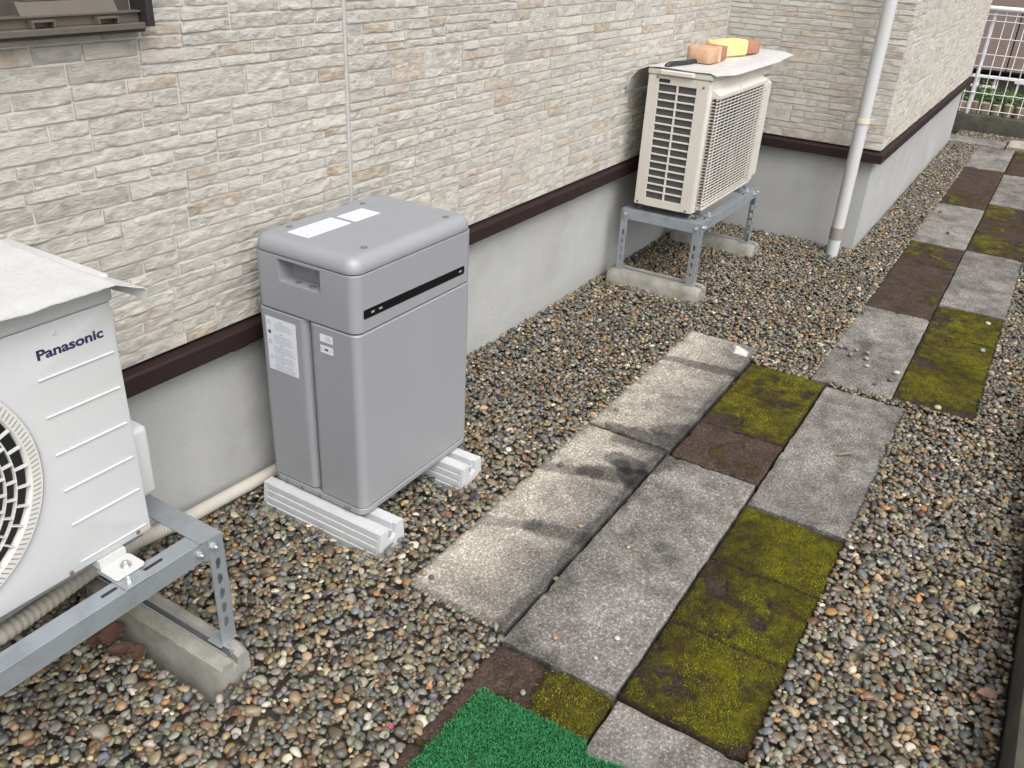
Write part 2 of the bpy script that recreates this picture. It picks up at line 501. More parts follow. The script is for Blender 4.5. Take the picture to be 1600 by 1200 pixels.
MOSSY = []
def paver(x0, x1, y0, y1, look, k, seed, cover=None, lab=None):
    res = .008 if x0 < 3.4 else .016
    nx, ny = max(int((x1 - x0) / res), 8), max(int((y1 - y0) / res), 8)
    e = .004
    xs = np.concatenate([[0, e], np.linspace(e, x1 - x0 - e, nx)[1:-1], [x1 - x0 - e, x1 - x0]])
    ys = np.concatenate([[0, e], np.linspace(e, y1 - y0 - e, ny)[1:-1], [y1 - y0 - e, y1 - y0]])
    X, Y = np.meshgrid(xs, ys, indexing='ij')
    U, V = X / (x1 - x0), 1 - Y / (y1 - y0)       # u away from the viewer, v away from the house
    d = np.minimum(np.minimum(X, x1 - x0 - X), np.minimum(Y, y1 - y0 - Y))
    wx, wy = X + x0, Y + y0
    n_lo, n_mid, n_hi = fbm(wx * 5, wy * 5, seed), fbm(wx * 22, wy * 22, seed + 5), fbm(wx * 75, wy * 75, seed + 9)
    z0 = k.get('z', 0.)
    Z = z0 + (n_hi - .5) * .0022 + (n_lo - .5) * .003 - .0025 * (d < e * .5)
    chip = sstep(.62, .80, fbm(wx * 30, wy * 30, seed + 31)) * sstep(.018, .002, d)
    Z = Z - chip * .007
    moss = np.zeros_like(X)
    if look == 'pale':
        side = sstep(1.05, .10, V + (n_lo - .5) * .7)
        c = np.stack([.138 + .210 * side, .130 + .190 * side, .122 + .150 * side], -1) * (.60 + .72 * n_mid)[..., None]
        c *= (1 - .35 * sstep(.03, .0, d + (n_mid - .5) * .03) * sstep(.5, .0, V))[..., None]
    elif look == 'grey':
        b = .160 + .16 * (n_lo - .5) + .17 * (n_mid - .5)
        c = np.stack([b * 1.02, b * .965, b * .90], -1)
    else:
        b = .040 + .04 * (n_mid - .45) + .025 * (n_lo - .5)
        c = np.stack([b * 1.22, b * .84, b * .67], -1)
        cv = cover
        moss = sstep(.12, .80, cv * .80 + (n_lo - .5) * 1.5 + (n_mid - .5) * 1.1)
        moss = moss * np.clip(cv * 2.5, 0, 1)
        moss *= .25 + .75 * sstep(.0, .02, d + .006)
        if k.get('lean'):
            moss = sstep(.20, .85, cv + (V - .62) * 1.1 + (n_lo - .5) * 1.3 + (n_mid - .5) * 1.2)
        Z = Z + moss * (.001 + .008 * n_mid + .006 * (n_hi - .3))
    for (u0, v0, u1, v1, w, a) in k.get('stains', []):
        L = x1 - x0; B = y1 - y0
        ax, ay, bx, by = u0 * L, v0 * B, u1 * L, v1 * B
        px, py = U * L, V * B
        t = np.clip(((px - ax) * (bx - ax) + (py - ay) * (by - ay)) / ((bx - ax) ** 2 + (by - ay) ** 2 + 1e-9), 0, 1)
        dd = np.hypot(px - ax - t * (bx - ax), py - ay - t * (by - ay)) + (n_mid - .5) * .03 + (n_lo - .5) * .03 + (n_hi - .5) * .012
        s = sstep(.30, .72, sstep(w * 1.3, w * .1, dd) + (n_hi - .5) * .95 + (n_mid - .5) * .6) * a * .95
        c = c * (1 - .64 * s)[..., None] + np.array([.0, .0, .002]) * s[..., None]
    if 'patch' in k:
        u, v, w = k['patch']
        dd = np.maximum(np.abs((U - u) * (x1 - x0) + (V - v) * .05), np.abs(V - v) * (y1 - y0) * 1.2) + (n_mid - .5) * .035 + (n_lo - .5) * .04
        s = sstep(w, w * .8, dd)[..., None]
        c = c * (1 - s) + np.array([.60, .575, .53]) * s
    if look == 'moss' and x0 < 4.1: MOSSY.append((xs + x0, ys + y0, moss, Z))
    n, mm = X.shape
    jx = (vnoise(wy * 24, wx * 24, seed + 3) - .5) * .004; jy = (vnoise(wx * 24, wy * 24, seed + 4) - .5) * .004
    edge = sstep(.02, .0, d)
    top = np.stack([wx + jx * edge, wy + jy * edge, Z], -1).reshape(-1, 3)
    idx = np.arange(n * mm).reshape(n, mm)
    F = np.stack([idx[:-1, :-1], idx[1:, :-1], idx[1:, 1:], idx[:-1, 1:]], -1).reshape(-1, 4).tolist()
    ring = list(idx[:, 0]) + list(idx[-1, 1:]) + list(idx[-2::-1, -1]) + list(idx[0, -2:0:-1])
    low = top[ring].copy(); low[:, 2] = -.06
    b0 = n * mm
    for i in range(len(ring)):
        j = (i + 1) % len(ring)
        F.append((ring[i], b0 + i, b0 + j, ring[j]))
    vv = np.concatenate([top, low])
    o = mobj('paver', vv, F, M['slab'], path, 50)
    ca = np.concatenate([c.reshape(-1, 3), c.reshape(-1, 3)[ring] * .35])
    a = o.data.attributes.new('col', 'FLOAT_COLOR', 'POINT')
    a.data.foreach_set('color', np.concatenate([np.clip(ca, .01, .8), np.ones((len(ca), 1))], 1).astype(np.float32).ravel())
    a = o.data.attributes.new('moss', 'FLOAT', 'POINT')
    a.data.foreach_set('value', np.concatenate([moss.ravel(), moss.ravel()[ring]]).astype(np.float32))
    if lab: o['label'] = lab
    return o

for i, (x0, x1, y0, y1, look, k) in enumerate(PAVERS):
    if look == 'moss':
        L = (x1 - x0) / 3
        for j in range(3):
            paver(x0 + j * L, x0 + (j + 1) * L - .0025, y0, y1, look, k, 100 + i * 10 + j, k['cover'][j], 'moss-covered square concrete paver' if k['cover'][j] > .5 else 'dark brown weathered square concrete paver')
    else:
        paver(x0, x1, y0, y1, look, k, 100 + i * 10, None, 'long grey concrete paver' if look == 'grey' else 'long pale concrete paver with dark stain bands')

# fuzzy moss growing on the pavers: one small upright leaflet per triangle
def build_moss():
    PX, PY, PZ, PM = [], [], [], []
    for xs, ys, mo, Z in MOSSY:
        ar = (xs[-1] - xs[0]) * (ys[-1] - ys[0]); n = int(ar * (190000 if xs[0] < 2.4 else 110000))
        x = rng.uniform(xs[0] - .003, xs[-1] + .003, n); y = rng.uniform(ys[0] - .003, ys[-1] + .003, n)
        i = np.clip(np.searchsorted(xs, x), 0, len(xs) - 1); j = np.clip(np.searchsorted(ys, y), 0, len(ys) - 1)
        mv = mo[i, j]
        keep = rng.random(n) < (mv + (fbm(x * 60, y * 60, 77, 3) - .5) * 1.3 - .22) * 1.1
        PX.append(x[keep]); PY.append(y[keep]); PZ.append(Z[i, j][keep]); PM.append(mv[keep])
    x, y, z, mv = [np.concatenate(q) for q in (PX, PY, PZ, PM)]
    n = len(x)
    h = rng.uniform(.0012, .0042, n) * (.5 + .8 * mv); th = rng.uniform(0, 2 * PI, n); w = rng.uniform(.0006, .0012, n); ln = rng.uniform(0, .0028, n); td = rng.uniform(0, 2 * PI, n)
    V = np.zeros((n, 3, 3))
    V[:, 0] = np.stack([x + np.cos(th) * w, y + np.sin(th) * w, z - .0006], -1)
    V[:, 1] = np.stack([x - np.cos(th) * w, y - np.sin(th) * w, z - .0006], -1)
    V[:, 2] = np.stack([x + np.cos(td) * ln, y + np.sin(td) * ln, z + h], -1)
    g = fbm(x * 7, y * 7, 55, 3); g2 = fbm(x * 40, y * 40, 56, 3)
    f = np.clip(sstep(.36, .66, g) * .7 + (g2 - .5) * 1.2 + .2, 0, 1)[:, None]
    C = np.array([.052, .040, .009]) * (1 - f) + np.array([.250, .250, .011]) * f
    C = C * rng.uniform(.55, 1.5, (n, 1))
    o = mobj('moss', V.reshape(-1, 3), np.arange(n * 3).reshape(-1, 3).tolist(), M['mossleaf'], path)
    a = o.data.attributes.new('col', 'FLOAT_COLOR', 'POINT')
    a.data.foreach_set('color', np.concatenate([np.repeat(C, 3, 0), np.ones((n * 3, 1))], 1).astype(np.float32).ravel())
    o['kind'] = 'stuff'; o['label'] = 'low olive and yellow-green moss on the pavers'
    print('moss leaflets', n)
t_ = NT('moss_leaflet'); M['mossleaf'] = t_.done(t_.attr('col'), .8, 0, None, .2)
build_moss()

# ------------------------------------------------------------------ gravel
def build_gravel():
    res = .004
    gx0, gx1, gy0, gy1 = .30, 9.30, -.285, 1.695
    nx, ny = int((gx1 - gx0) / res), int((gy1 - gy0) / res)
    H = np.full((nx, ny), -.030)
    T = np.full((nx, ny), -1, int)
    def rect(a, b, c, d, z):
        i0, i1 = max(int((a - gx0) / res), 0), max(int((b - gx0) / res), 0)
        j0, j1 = max(int((c - gy0) / res), 0), max(int((d - gy0) / res), 0)
        H[i0:i1, j0:j1] = z
    for (x0, x1, y0, y1, look, k) in PAVERS: rect(x0, x1, y0, y1, .001)
    rect(XR - .006, 9.3, YF2 - .006, 1.7, 5); 
    for (a, b, c, d) in OBST: rect(a, b, c, d, 5)
    m0 = H > 0
    msk = m0.copy()
    for d_ in range(4):
        q = msk.copy(); q[1:] |= msk[:-1]; q[:-1] |= msk[1:]; q[:, 1:] |= msk[:, :-1]; q[:, :-1] |= msk[:, 1:]; msk = q
    for d_ in range(4):
        q = msk.copy(); q[1:] &= msk[:-1]; q[:-1] &= msk[1:]; q[:, 1:] &= msk[:, :-1]; q[:, :-1] &= msk[:, 1:]; msk = q
    H[msk & ~m0] = 5
    gxx = gx0 + (np.arange(nx) + .5)[:, None] * res; gyy = gy0 + (np.arange(ny) + .5)[None, :] * res
    MOUND = (.024 + .008 * sstep(1.25, 1.0, gxx)) * sstep(1.02, 1.17, gyy) * sstep(2.7, 1.9, gxx) * np.ones((nx, 1)) + .006 * (fbm(gxx * 2.2 + 0 * gyy, gyy * 2.2 + 0 * gxx, 5) - .5)
    H[H < 0] += .75 * np.clip(MOUND, 0, 1)[H < 0]
    N = 150000
    # gravel is only seen inside this much of the yard; lay it in strips so that all get the same depth
    free = np.argwhere(H < 0)
    CH = 9
    kept = []
    for it in range(N):
        cand = free[rng.integers(0, len(free), CH)]
        hv = H[cand[:, 0], cand[:, 1]]
        b = int(np.argmin(hv - MOUND[cand[:, 0], cand[:, 1]]))
        if (hv - MOUND[cand[:, 0], cand[:, 1]])[b] > -.0065: continue
        ci, cj = cand[b]
        grit = it > N * .86
        if grit and (hv - MOUND[cand[:, 0], cand[:, 1]])[b] > -.0125: continue
        a = float(np.clip(rng.lognormal(math.log(.0109), .33), .0050, .0215)) if not grit else float(rng.uniform(.0042, .0075))
        bb = a * rng.uniform(.62, .95); cc = a * rng.uniform(.42, .70); th = rng.uniform(0, PI)
        R = int(a / res) + 1
        i0, i1, j0, j1 = ci - R, ci + R + 1, cj - R, cj + R + 1
        if i0 < 0 or j0 < 0 or i1 > nx or j1 > ny: continue
        gi = (np.arange(i0, i1) - ci)[:, None] * res; gj = (np.arange(j0, j1) - cj)[None, :] * res
        ex = (gi * math.cos(th) + gj * math.sin(th)) / a; ey = (-gi * math.sin(th) + gj * math.cos(th)) / bb
        r2 = ex * ex + ey * ey
        ins = r2 < 1
        hh = cc * np.sqrt(np.clip(1 - r2, 0, 1))
        W = H[i0:i1, j0:j1]
        zc = float((W + hh * .8)[ins].max())
        if zc > .5: continue
        if zc + cc > .016 + MOUND[ci, cj]: continue
        zc -= .26 * cc
        up = ins & (zc + hh > W)
        W[up] = (zc + hh)[up]
        T[i0:i1, j0:j1][up] = len(kept)
        kept.append((gx0 + (ci + .5) * res, gy0 + (cj + .5) * res, zc, a, bb, cc, th))
    K = np.array(kept)
    cnt = np.bincount(T[T >= 0], minlength=len(K))
    K = K[cnt >= 3]
    # unit pebbles: rounded, faceted
    def unit(n):
        vs_, fs, key = [], [], {}
        for ax in range(3):
            for sg in (-1, 1):
                for i in range(n):
                    for j in range(n):
                        q = []
                        for (a, b) in ((i, j), (i + 1, j), (i + 1, j + 1), (i, j + 1)):
                            p = [0, 0, 0]; p[ax] = sg; p[(ax + 1) % 3] = -1 + 2 * a / n; p[(ax + 2) % 3] = -1 + 2 * b / n
                            kk = tuple(round(x, 4) for x in p)
                            if kk not in key:
                                key[kk] = len(vs_); vs_.append(p)
                            q.append(key[kk])
                        fs.append(q if sg > 0 else q[::-1])
        v = np.array(vs_, float); v = np.tan(v * PI / 4 * .98)
        return v / np.linalg.norm(v, axis=1, keepdims=True), np.array(fs)
    pal = np.array([(.150, .142, .125), (.200, .190, .165), (.105, .102, .094), (.058, .057, .056), (.175, .175, .130), (.145, .140, .095), (.30, .275, .22), (.42, .39, .32), (.25, .190, .115), (.33, .245, .140), (.31, .165, .07), (.165, .098, .060), (.140, .105, .072), (.130, .140, .142), (.20, .160, .115), (.18, .150, .100)])
    wt = np.array([14, 12, 10, 6, 9, 9, 8, 3.0, 10, 5, 2.6, 5.0, 10, 6, 8, 10.]); wt /= wt.sum()
    VV, FF, CC, off = [], [], [], 0
    dist = np.linalg.norm(K[:, :3] - CAM, axis=1)
    for n, sel in ((3, dist < 3.1), (2, dist >= 3.1)):
        base, F = unit(n)
        F = F[base[F].mean(1)[:, 2] > -.42]      # the undersides lie buried
        variants = []
        for q in range(24):
            nn = rng.normal(size=(7, 3)); nn /= np.linalg.norm(nn, axis=1, keepdims=True)
            dd = rng.uniform(.42, .90, 7)
            s = 1 + (np.clip(base @ nn.T / dd, 0, None) ** 18).sum(1)
            v_ = base * (s ** (-1 / 18.))[:, None]; variants.append(v_ / np.abs(v_).max(0))
        variants = np.array(variants)
        k = K[sel]; m_ = len(k)
        v = variants[rng.integers(0, 24, m_)] * k[:, None, 3:6] * 1.06
        tx, ty = rng.normal(0, .22, m_), rng.normal(0, .22, m_)
        c, s = np.cos(tx)[:, None], np.sin(tx)[:, None]
        v = np.stack([v[..., 0], v[..., 1] * c - v[..., 2] * s, v[..., 1] * s + v[..., 2] * c], -1)
        c, s = np.cos(ty)[:, None], np.sin(ty)[:, None]
        v = np.stack([v[..., 0] * c + v[..., 2] * s, v[..., 1], -v[..., 0] * s + v[..., 2] * c], -1)
        c, s = np.cos(k[:, 6])[:, None], np.sin(k[:, 6])[:, None]
        v = np.stack([v[..., 0] * c - v[..., 1] * s, v[..., 0] * s + v[..., 1] * c, v[..., 2]], -1) + k[:, None, :3]
        VV.append(v.reshape(-1, 3))
        FF.append((F[None] + (np.arange(m_) * len(base))[:, None, None] + off).reshape(-1, 4))
        off += m_ * len(base)
        col = pal[rng.choice(len(pal), m_, p=wt)] ** 1.08 * rng.uniform(.58, 1.42, (m_, 1)) * (1 + rng.normal(0, .035, (m_, 3)))
        CC.append(np.repeat(col, len(base), 0))
    V, F, C = np.concatenate(VV), np.concatenate(FF), np.concatenate(CC)
    me = bpy.data.meshes.new('gravel')
    me.vertices.add(len(V)); me.vertices.foreach_set('co', V.astype(np.float32).ravel())
    me.loops.add(F.size); me.loops.foreach_set('vertex_index', F.astype(np.int32).ravel())
    me.polygons.add(len(F)); me.polygons.foreach_set('loop_start', np.arange(0, F.size, 4, dtype=np.int32))
    me.polygons.foreach_set('use_smooth', np.ones(len(F), bool))
    me.update(calc_edges=True)
    a = me.attributes.new('col', 'FLOAT_COLOR', 'POINT')
    a.data.foreach_set('color', np.concatenate([np.clip(C, .01, .75), np.ones((len(C), 1))], 1).astype(np.float32).ravel())
    me.materials.append(M['gravel'])
    o = bpy.data.objects.new('gravel', me); COL.objects.link(o)
    tag(o, 'loose mixed river gravel between house wall and pavers', 'gravel', kind='stuff')
    print('gravel pebbles', len(K), 'tris', len(F) * 2)
    return H, (gx0, gy0, res)

# footprints that stand in the gravel
OBST = [(1.355, 1.475, 1.18, 1.60), (1.735, 1.845, 1.18, 1.60), (.79, .905, 1.155, 1.60), (3.60, 3.72, 1.19, 1.65), (4.40, 4.52, 1.19, 1.65), (4.725, 4.795, .795, .865)]
HMAP, HREF = build_gravel()

# ------------------------------------------------------------------ house
house = thing('house', (3.0, 1.69, 0.0), 'house with pale moulded stone siding over a smooth grey base', 'house')
fp = [(XL, YF), (XR, YF), (XR, YF2), (XE, YF2), (XE, 6.0), (XL, 6.0)]
fnd = MB(); fnd.prism(fp, 2, -.12, .53)
fix_normals(fnd.make('foundation', M['found'], house))
sp = [(XL, YS), (XS, YS), (XS, YS2), (XE + .02, YS2), (XE + .02, 6.0), (XL, 6.0)]
sid = MB(); sid.prism(sp, 2, ZS, 3.0)  # carried up past the visible stones to block light
siding = fix_normals(sid.make('siding', M['mortar'], house))
siding['label'] = 'cream and grey moulded ledgestone siding'
rf = MB(); rf.prism([(XL, YS - .45), (XS - .45, YS - .45), (XS - .45, YS2 - .45), (XE + .45, YS2 - .45), (XE + .45, 6.2), (XL, 6.2)], 2, 5.2, 5.35)  # unseen eaves above the wall, added for their effect on the light
up = MB(); up.prism([(XL, YS), (XS, YS), (XS, YS2), (XE + .02, YS2), (XE + .02, 6.0), (XL, 6.0)], 2, 3.0, 5.2)  # wall above the view, added to block light
fix_normals(up.make('unseen_upper_wall', M['mortar'], house))
fix_normals(rf.make('unseen_roof', M['brown'], house))

def flashing():
    prof = [(-.022, .0), (-.022, .044), (-.018, .050), (.002, .056), (.03, .058), (.03, .0)]   # offset outwards (negative), height
    pts = [(XL, YS, 0, -1), (XS, YS, None, None), (XS, YS2, None, None), (XE + .02, YS2, 0, -1)]
    line = [(XL, YS), (XS, YS), (XS, YS2), (XE + .02, YS2), (XE + .02, 3.0)]
    nrm = [(0, -1), (-1, 0), (0, -1), (1, 0)]
    rings = []
    for i, q in enumerate(line):
        a = nrm[max(i - 1, 0)]; b = nrm[min(i, len(nrm) - 1)]
        mx = (a[0] + b[0], a[1] + b[1]) if a != b else a
        rings.append([(q[0] + mx[0] * -o, q[1] + mx[1] * -o, .490 + z) for o, z in prof])
    n = len(prof)
    mb = MB()
    F = []
    for i in range(len(rings) - 1):
        for k in range(n):
            F.append((i * n + k, i * n + (k + 1) % n, (i + 1) * n + (k + 1) % n, (i + 1) * n + k))
    F.append(tuple(range(n))); F.append(tuple((len(rings) - 1) * n + k for k in range(n)))
    mb.add([v for r in rings for v in r], F)
    o = fix_normals(mb.make('flashing', M['brown'], house))
    o['label'] = 'dark brown drip flashing under the siding'
flashing()
for xx in (1.345, 3.17):
    b = MB(); b.box((xx, YS - .0235, .4885), (xx + .05, YS - .0215, .5345), .0005); b.make('flashing_joint', M['brown'], house)

# stones of the siding: a random ashlar on a fine grid
def ashlar(u0, u1, z0, z1, seed, skip=()):
    r = np.random.default_rng(seed)
    out = []
    z = z0
    def split(ua, ub, za, zb, lo=.085, hi=.225):
        u = ua
        while u < ub - 1e-6:
            w = r.uniform(lo, hi) if (zb - za) < .03 else r.uniform(lo * 1.15, hi * 1.05)
            if ub - u - w < .06: w = ub - u if ub - u < .24 else (ub - u) / 2
            out.append((u, u + w, za, zb)); u += w
    while z < z1 - 1e-6:
        hgt = float(r.choice([.056, .066, .078, .094]))
        if z1 - z - hgt < .045: hgt = z1 - z
        u = u0 - r.uniform(0, .3)
        while u < u1 - 1e-6:
            ua = max(u, u0)
            if r.random() < (.20 if hgt > .055 else .30):
                w = r.uniform(.13, .21); ub = min(u + w, u1)
                if u1 - ub < .09: ub = u1
                if ub - ua > .24: split(ua, ub, z, z + hgt)
                elif ub - ua > .03: out.append((ua, ub, z, z + hgt))
                elif ub > ua: out.append((ua, ub, z, z + hgt))
            else:
                w = r.uniform(.22, .62); ub = min(u + w, u1)
                if u1 - ub < .09: ub = u1
                n_ = 2 if hgt < .075 else int(r.choice([2, 3], p=[.55, .45]))
                cuts = np.sort(np.concatenate([[0, 1], (np.arange(1, n_) + r.uniform(-.17, .17, n_ - 1)) / n_])) * hgt + z
                for q in range(n_): split(ua, ub, cuts[q], cuts[q + 1])
            u = ub
        z += hgt
    return out

STONES = []
def lay(fn, u0, u1, z0, z1, seed, hole=None):
    for (a, b, c, d) in ashlar(u0, u1, z0, z1, seed):
        if hole and a < hole[1] and b > hole[0] and d > hole[2] and c < hole[3]:
            if b - hole[1] > .02: a = hole[1]
            elif hole[2] - c > .014: d = hole[2]
            else: continue
        STONES.append((fn, a, b, c, d))
f_main = lambda u, z, h: np.stack([u, YS - h, z], -1)
f_ret = lambda u, z, h: np.stack([XS - h, u, z], -1)
f_side = lambda u, z, h: np.stack([u, YS2 - h, z], -1)
JX = 1.842     # board joint
ZW = 1.279     # window bottom
lay(f_main, XL, JX - .006, ZS, ZT, 3, (.40, 1.222, ZW, 9))
lay(f_main, JX + .006, XS - .01, ZS, ZT, 4)
lay(f_ret, YS2 - .002, YS - .01, ZS, ZT, 5)
lay(f_side, XS - .002, XE + .018, ZS, ZT, 6)

def stone_mesh(fn, a, b, c, d, i, fine):
    r = np.random.default_rng(1000 + i)
    j = .0011
    a, b, c, d = a + j, b - j, c + j, d - j * 1.1
    w, h = b - a, d - c
    st = (.0046 if fine == 2 else .0062) if fine else .014
    e = .0022
    xs = np.concatenate([[0], np.linspace(e, w - e, max(int(w / st), 4)), [w]])
    zs = np.concatenate([[0], np.linspace(e, h - e, max(int(h / st), 3)), [h]])
    U, V = np.meshgrid(xs, zs, indexing='ij')
    gu, gv = U + a * 1.0 + i * 3.1, V + c
    n1 = fbm(gu * 15, gv * 42 + gu * r.normal(0, 10), i, 4)
    k = r.uniform(3, 6)
    q = n1 * k; fl = np.floor(q); fr = q - fl
    terr = (fl + sstep(.32, .62, fr)) / k
    n2 = fbm(gu * 60, gv * 95, i + 7, 3)
    n3 = fbm(gu * 30, gv * 55, i + 9, 2)
    ridge = 1 - np.abs(2 * fbm(gu * 20, gv * 50, i + 3, 3) - 1)
    dd = np.minimum(np.minimum(U, w - U), np.minimum(V, h - V))
    big = h > .045
    amp = (.0050 if big else .0072) * r.uniform(.5, 1.2)
    base = r.uniform(.0024, .0036)
    hh = base + amp * (terr - .38) + .0045 * (n2 - .5) + .0035 * (ridge - .75) + (V / h - .5) * r.normal(0, .0014) + (U / w - .5) * r.normal(0, .001)
    hh = np.maximum(hh, .0012)
    hh = hh * (.62 + .38 * sstep(0, .005, dd + .001))
    border = np.zeros_like(U, bool); border[0] = border[-1] = True; border[:, 0] = border[:, -1] = True
    hh[border] = -.001
    P3 = fn(U + a, V + c, hh).reshape(-1, 3)
    n, m_ = U.shape
    ix = np.arange(n * m_).reshape(n, m_)
    F = np.stack([ix[:-1, :-1], ix[1:, :-1], ix[1:, 1:], ix[:-1, 1:]], -1).reshape(-1, 4)
    if fn is f_ret: F = F[:, ::-1]
    kind = r.choice(['cream', 'grey', 'tan', 'dark'], p=[.70, .12, .12, .06])
    col = {'cream': (.585, .558, .497), 'grey': (.545, .520, .480), 'tan': (.565, .52, .45), 'dark': (.505, .478, .425)}[kind]
    col = np.array(col) * r.uniform(.93, 1.07)
    C = np.tile(col, (n * m_, 1))
    f = n3.ravel()[:, None]
    if kind == 'tan':
        C = C + (np.array([.455, .345, .245]) - C) * sstep(.40, .66, f) * r.uniform(.3, .8)
    else:
        C = C + (np.array([.51, .485, .455]) - C) * sstep(.52, .70, f) * .6
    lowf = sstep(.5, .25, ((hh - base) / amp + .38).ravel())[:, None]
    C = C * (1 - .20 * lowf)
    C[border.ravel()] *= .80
    return P3, F, C

def set_col(me, C):
    a = me.attributes.new('col', 'FLOAT_COLOR', 'POINT')
    a.data.foreach_set('color', np.concatenate([np.clip(C, .01, .8), np.ones((len(C), 1))], 1).astype(np.float32).ravel())

seen = []
for i, (fn, a, b, c, d) in enumerate(STONES):
    p = fn(np.array([(a + b) / 2]), np.array([(c + d) / 2]), np.array([0.]))
    x, y, z = project(p)
    ok = z[0] > 0 and -30 < x[0] < 1630 and -20 < y[0] < 1220
    nd = CAM - p[0]; D = np.linalg.norm(nd)
    cs = abs(nd[1] if fn is not f_ret else nd[0]) / D
    hid = (fn is f_main and x[0] < 210 and 380 < y[0])
    seen.append(((b - a) * (d - c) * cs / D ** 2 if ok and not hid else 0, D))
order = np.argsort([-s[0] for s in seen])
single = set(order[:300].tolist())
rest = []
for i, s in enumerate(STONES):
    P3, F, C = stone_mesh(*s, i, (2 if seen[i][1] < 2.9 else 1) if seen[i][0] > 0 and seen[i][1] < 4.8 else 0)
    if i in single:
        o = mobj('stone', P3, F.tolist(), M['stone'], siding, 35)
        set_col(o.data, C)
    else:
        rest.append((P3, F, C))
off = 0; RV, RF, RC = [], [], []
for P3, F, C in rest:
    RV.append(P3); RF.append(F + off); RC.append(C); off += len(P3)
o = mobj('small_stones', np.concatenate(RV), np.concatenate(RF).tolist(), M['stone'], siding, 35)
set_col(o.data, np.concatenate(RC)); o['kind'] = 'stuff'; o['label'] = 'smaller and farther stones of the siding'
s_ = MB(); s_.box((JX - .006, YS - .0035, ZS), (JX + .006, YS + .004, ZT + .0), .001)
s_.make('sealant_joint', M['seal'], house)

# window
win = MB(); win.box((.42, YS - .045, ZW), (1.205, YS + .02, ZW + .012), .0015)
window = win.make('window', M['bronze'], house); window['label'] = 'bronze aluminium window with a folded bottom rail'
w = MB(); w.box((1.2055, YS - .052, ZW + .004), (1.222, YS + .02, 2.25), .002); w.make('frame', M['bronze_dark'], window)
w = MB(); w.box((.42, YS - .040, ZW - .006), (1.205, YS + .02, ZW - .0005), .0005); w.make('drip_edge', M['bronze_dark'], window)
w = MB(); w.box((.42, YS - .026, ZW + .0122), (1.2045, YS + .02, ZW + .030), .001); w.make('bottom_rail', M['bronze'], window)
w = MB(); w.box((.42, YS - .034, ZW + .030), (1.2045, YS + .02, ZW + .0335), .0006); w.make('rail_lip', M['bronze'], window)
w = MB(); w.prism([(YS - .032, ZW + .0337), (YS - .020, ZW + .056), (YS + .02, ZW + .056), (YS + .02, ZW + .0337)], 0, .955, 1.155); w.make('sash_rail', M['bronze'], window)
w = MB(); w.box((.975, YS - .018, ZW + .0565), (1.135, YS + .02, 2.2), .001); w.make('sash', M['bronze'], window)
w = MB(); w.box((.43, YS - .006, ZW + .034), (1.2, YS + .02, 2.24)); w.make('pane', simple('dark_window_panel', (.062, .056, .047), .4, .1, .05), window)
for xx in (.967, 1.101):
    w = MB()
    w.box((xx, YS - .044, ZW + .0125), (xx + .004, YS - .0265, ZW + .0265), .0008)
    w.box((xx + .042, YS - .044, ZW + .0125), (xx + .046, YS - .0265, ZW + .0265), .0008)
    w.box((xx + .0045, YS - .044, ZW + .0225), (xx + .0415, YS - .0265, ZW + .0265), .0008)
    w.make('drain_bracket', M['bronze'], window)

# downpipe
dx, dy = 4.762, .832
dp = thing('downpipe', (dx, dy, 0), 'pale grey rain downpipe running down to the gravel at the house corner', 'downpipe')
t = MB(); t.tube([(dx, dy, -.03), (dx, dy, .125), (dx, dy, 5.2)], .0325, 24); t.make('pipe', M['pvc'], dp, 40)
t = MB(); t.tube([(dx, dy, .09), (dx, dy, .155)], .0345, 24); t.make('coupling', M['pvc_band'], dp, 40)
t = MB(); t.tube([(dx, dy, .700), (dx, dy, .722)], .0365, 24); t.box((dx + .03, dy - .006, .702), (XS + .0, dy + .006, .72), .002); t.make('clamp', M['pvc_clamp'], dp, 40)
t = MB(); t.tube([(dx, dy, 2.40), (dx, dy, 2.422)], .0365, 24); t.box((dx + .03, dy - .006, 2.402), (XS + .0, dy + .006, 2.42), .002); t.make('clamp', M['pvc_clamp'], dp, 40)

# ------------------------------------------------------------------ storage battery
bx0, bx1, by0, by1 = 1.395, 1.878, 1.256, 1.588
bat = thing('storage_battery', (1.636, 1.42, .085), 'silver grey home storage battery cabinet standing on two white resin blocks', 'battery')
R_ = .028
mb = MB(); mb.stack(bx0 + .0005, bx1 - .0005, by0 + .0005, by1 - .0005, R_, [(.086, .014), (.089, .006), (.095, .001), (.099, 0), (.1105, 0), (.1125, .002)], 8)
mb.make('base_tray', M['batt'], bat, 35)
mb = MB(); mb.stack(bx0 + .001, bx1 - .001, by0 + .001, 1.4165, .022, [(.1155, .002), (.1175, 0), (.616, 0), (.619, .003)], 8)
mb.make('front_case', M['batt'], bat, 35)
mb = MB(); mb.stack(bx0 + .001, bx1 - .001, 1.4235, by1, .020, [(.1155, .002), (.1175, 0), (.616, 0), (.619, .003)], 8)
mb.make('rear_case', M['batt'], bat, 35)
mb = MB(); mb.box((bx0 + .012, by0 + .012, .1126), (bx1 - .012, by1 - .012, .1154)); mb.box((bx0 + .018, 1.40, .1156), (bx1 - .02, 1.44, .618)); mb.make('inner_frame', M['cap'], bat)
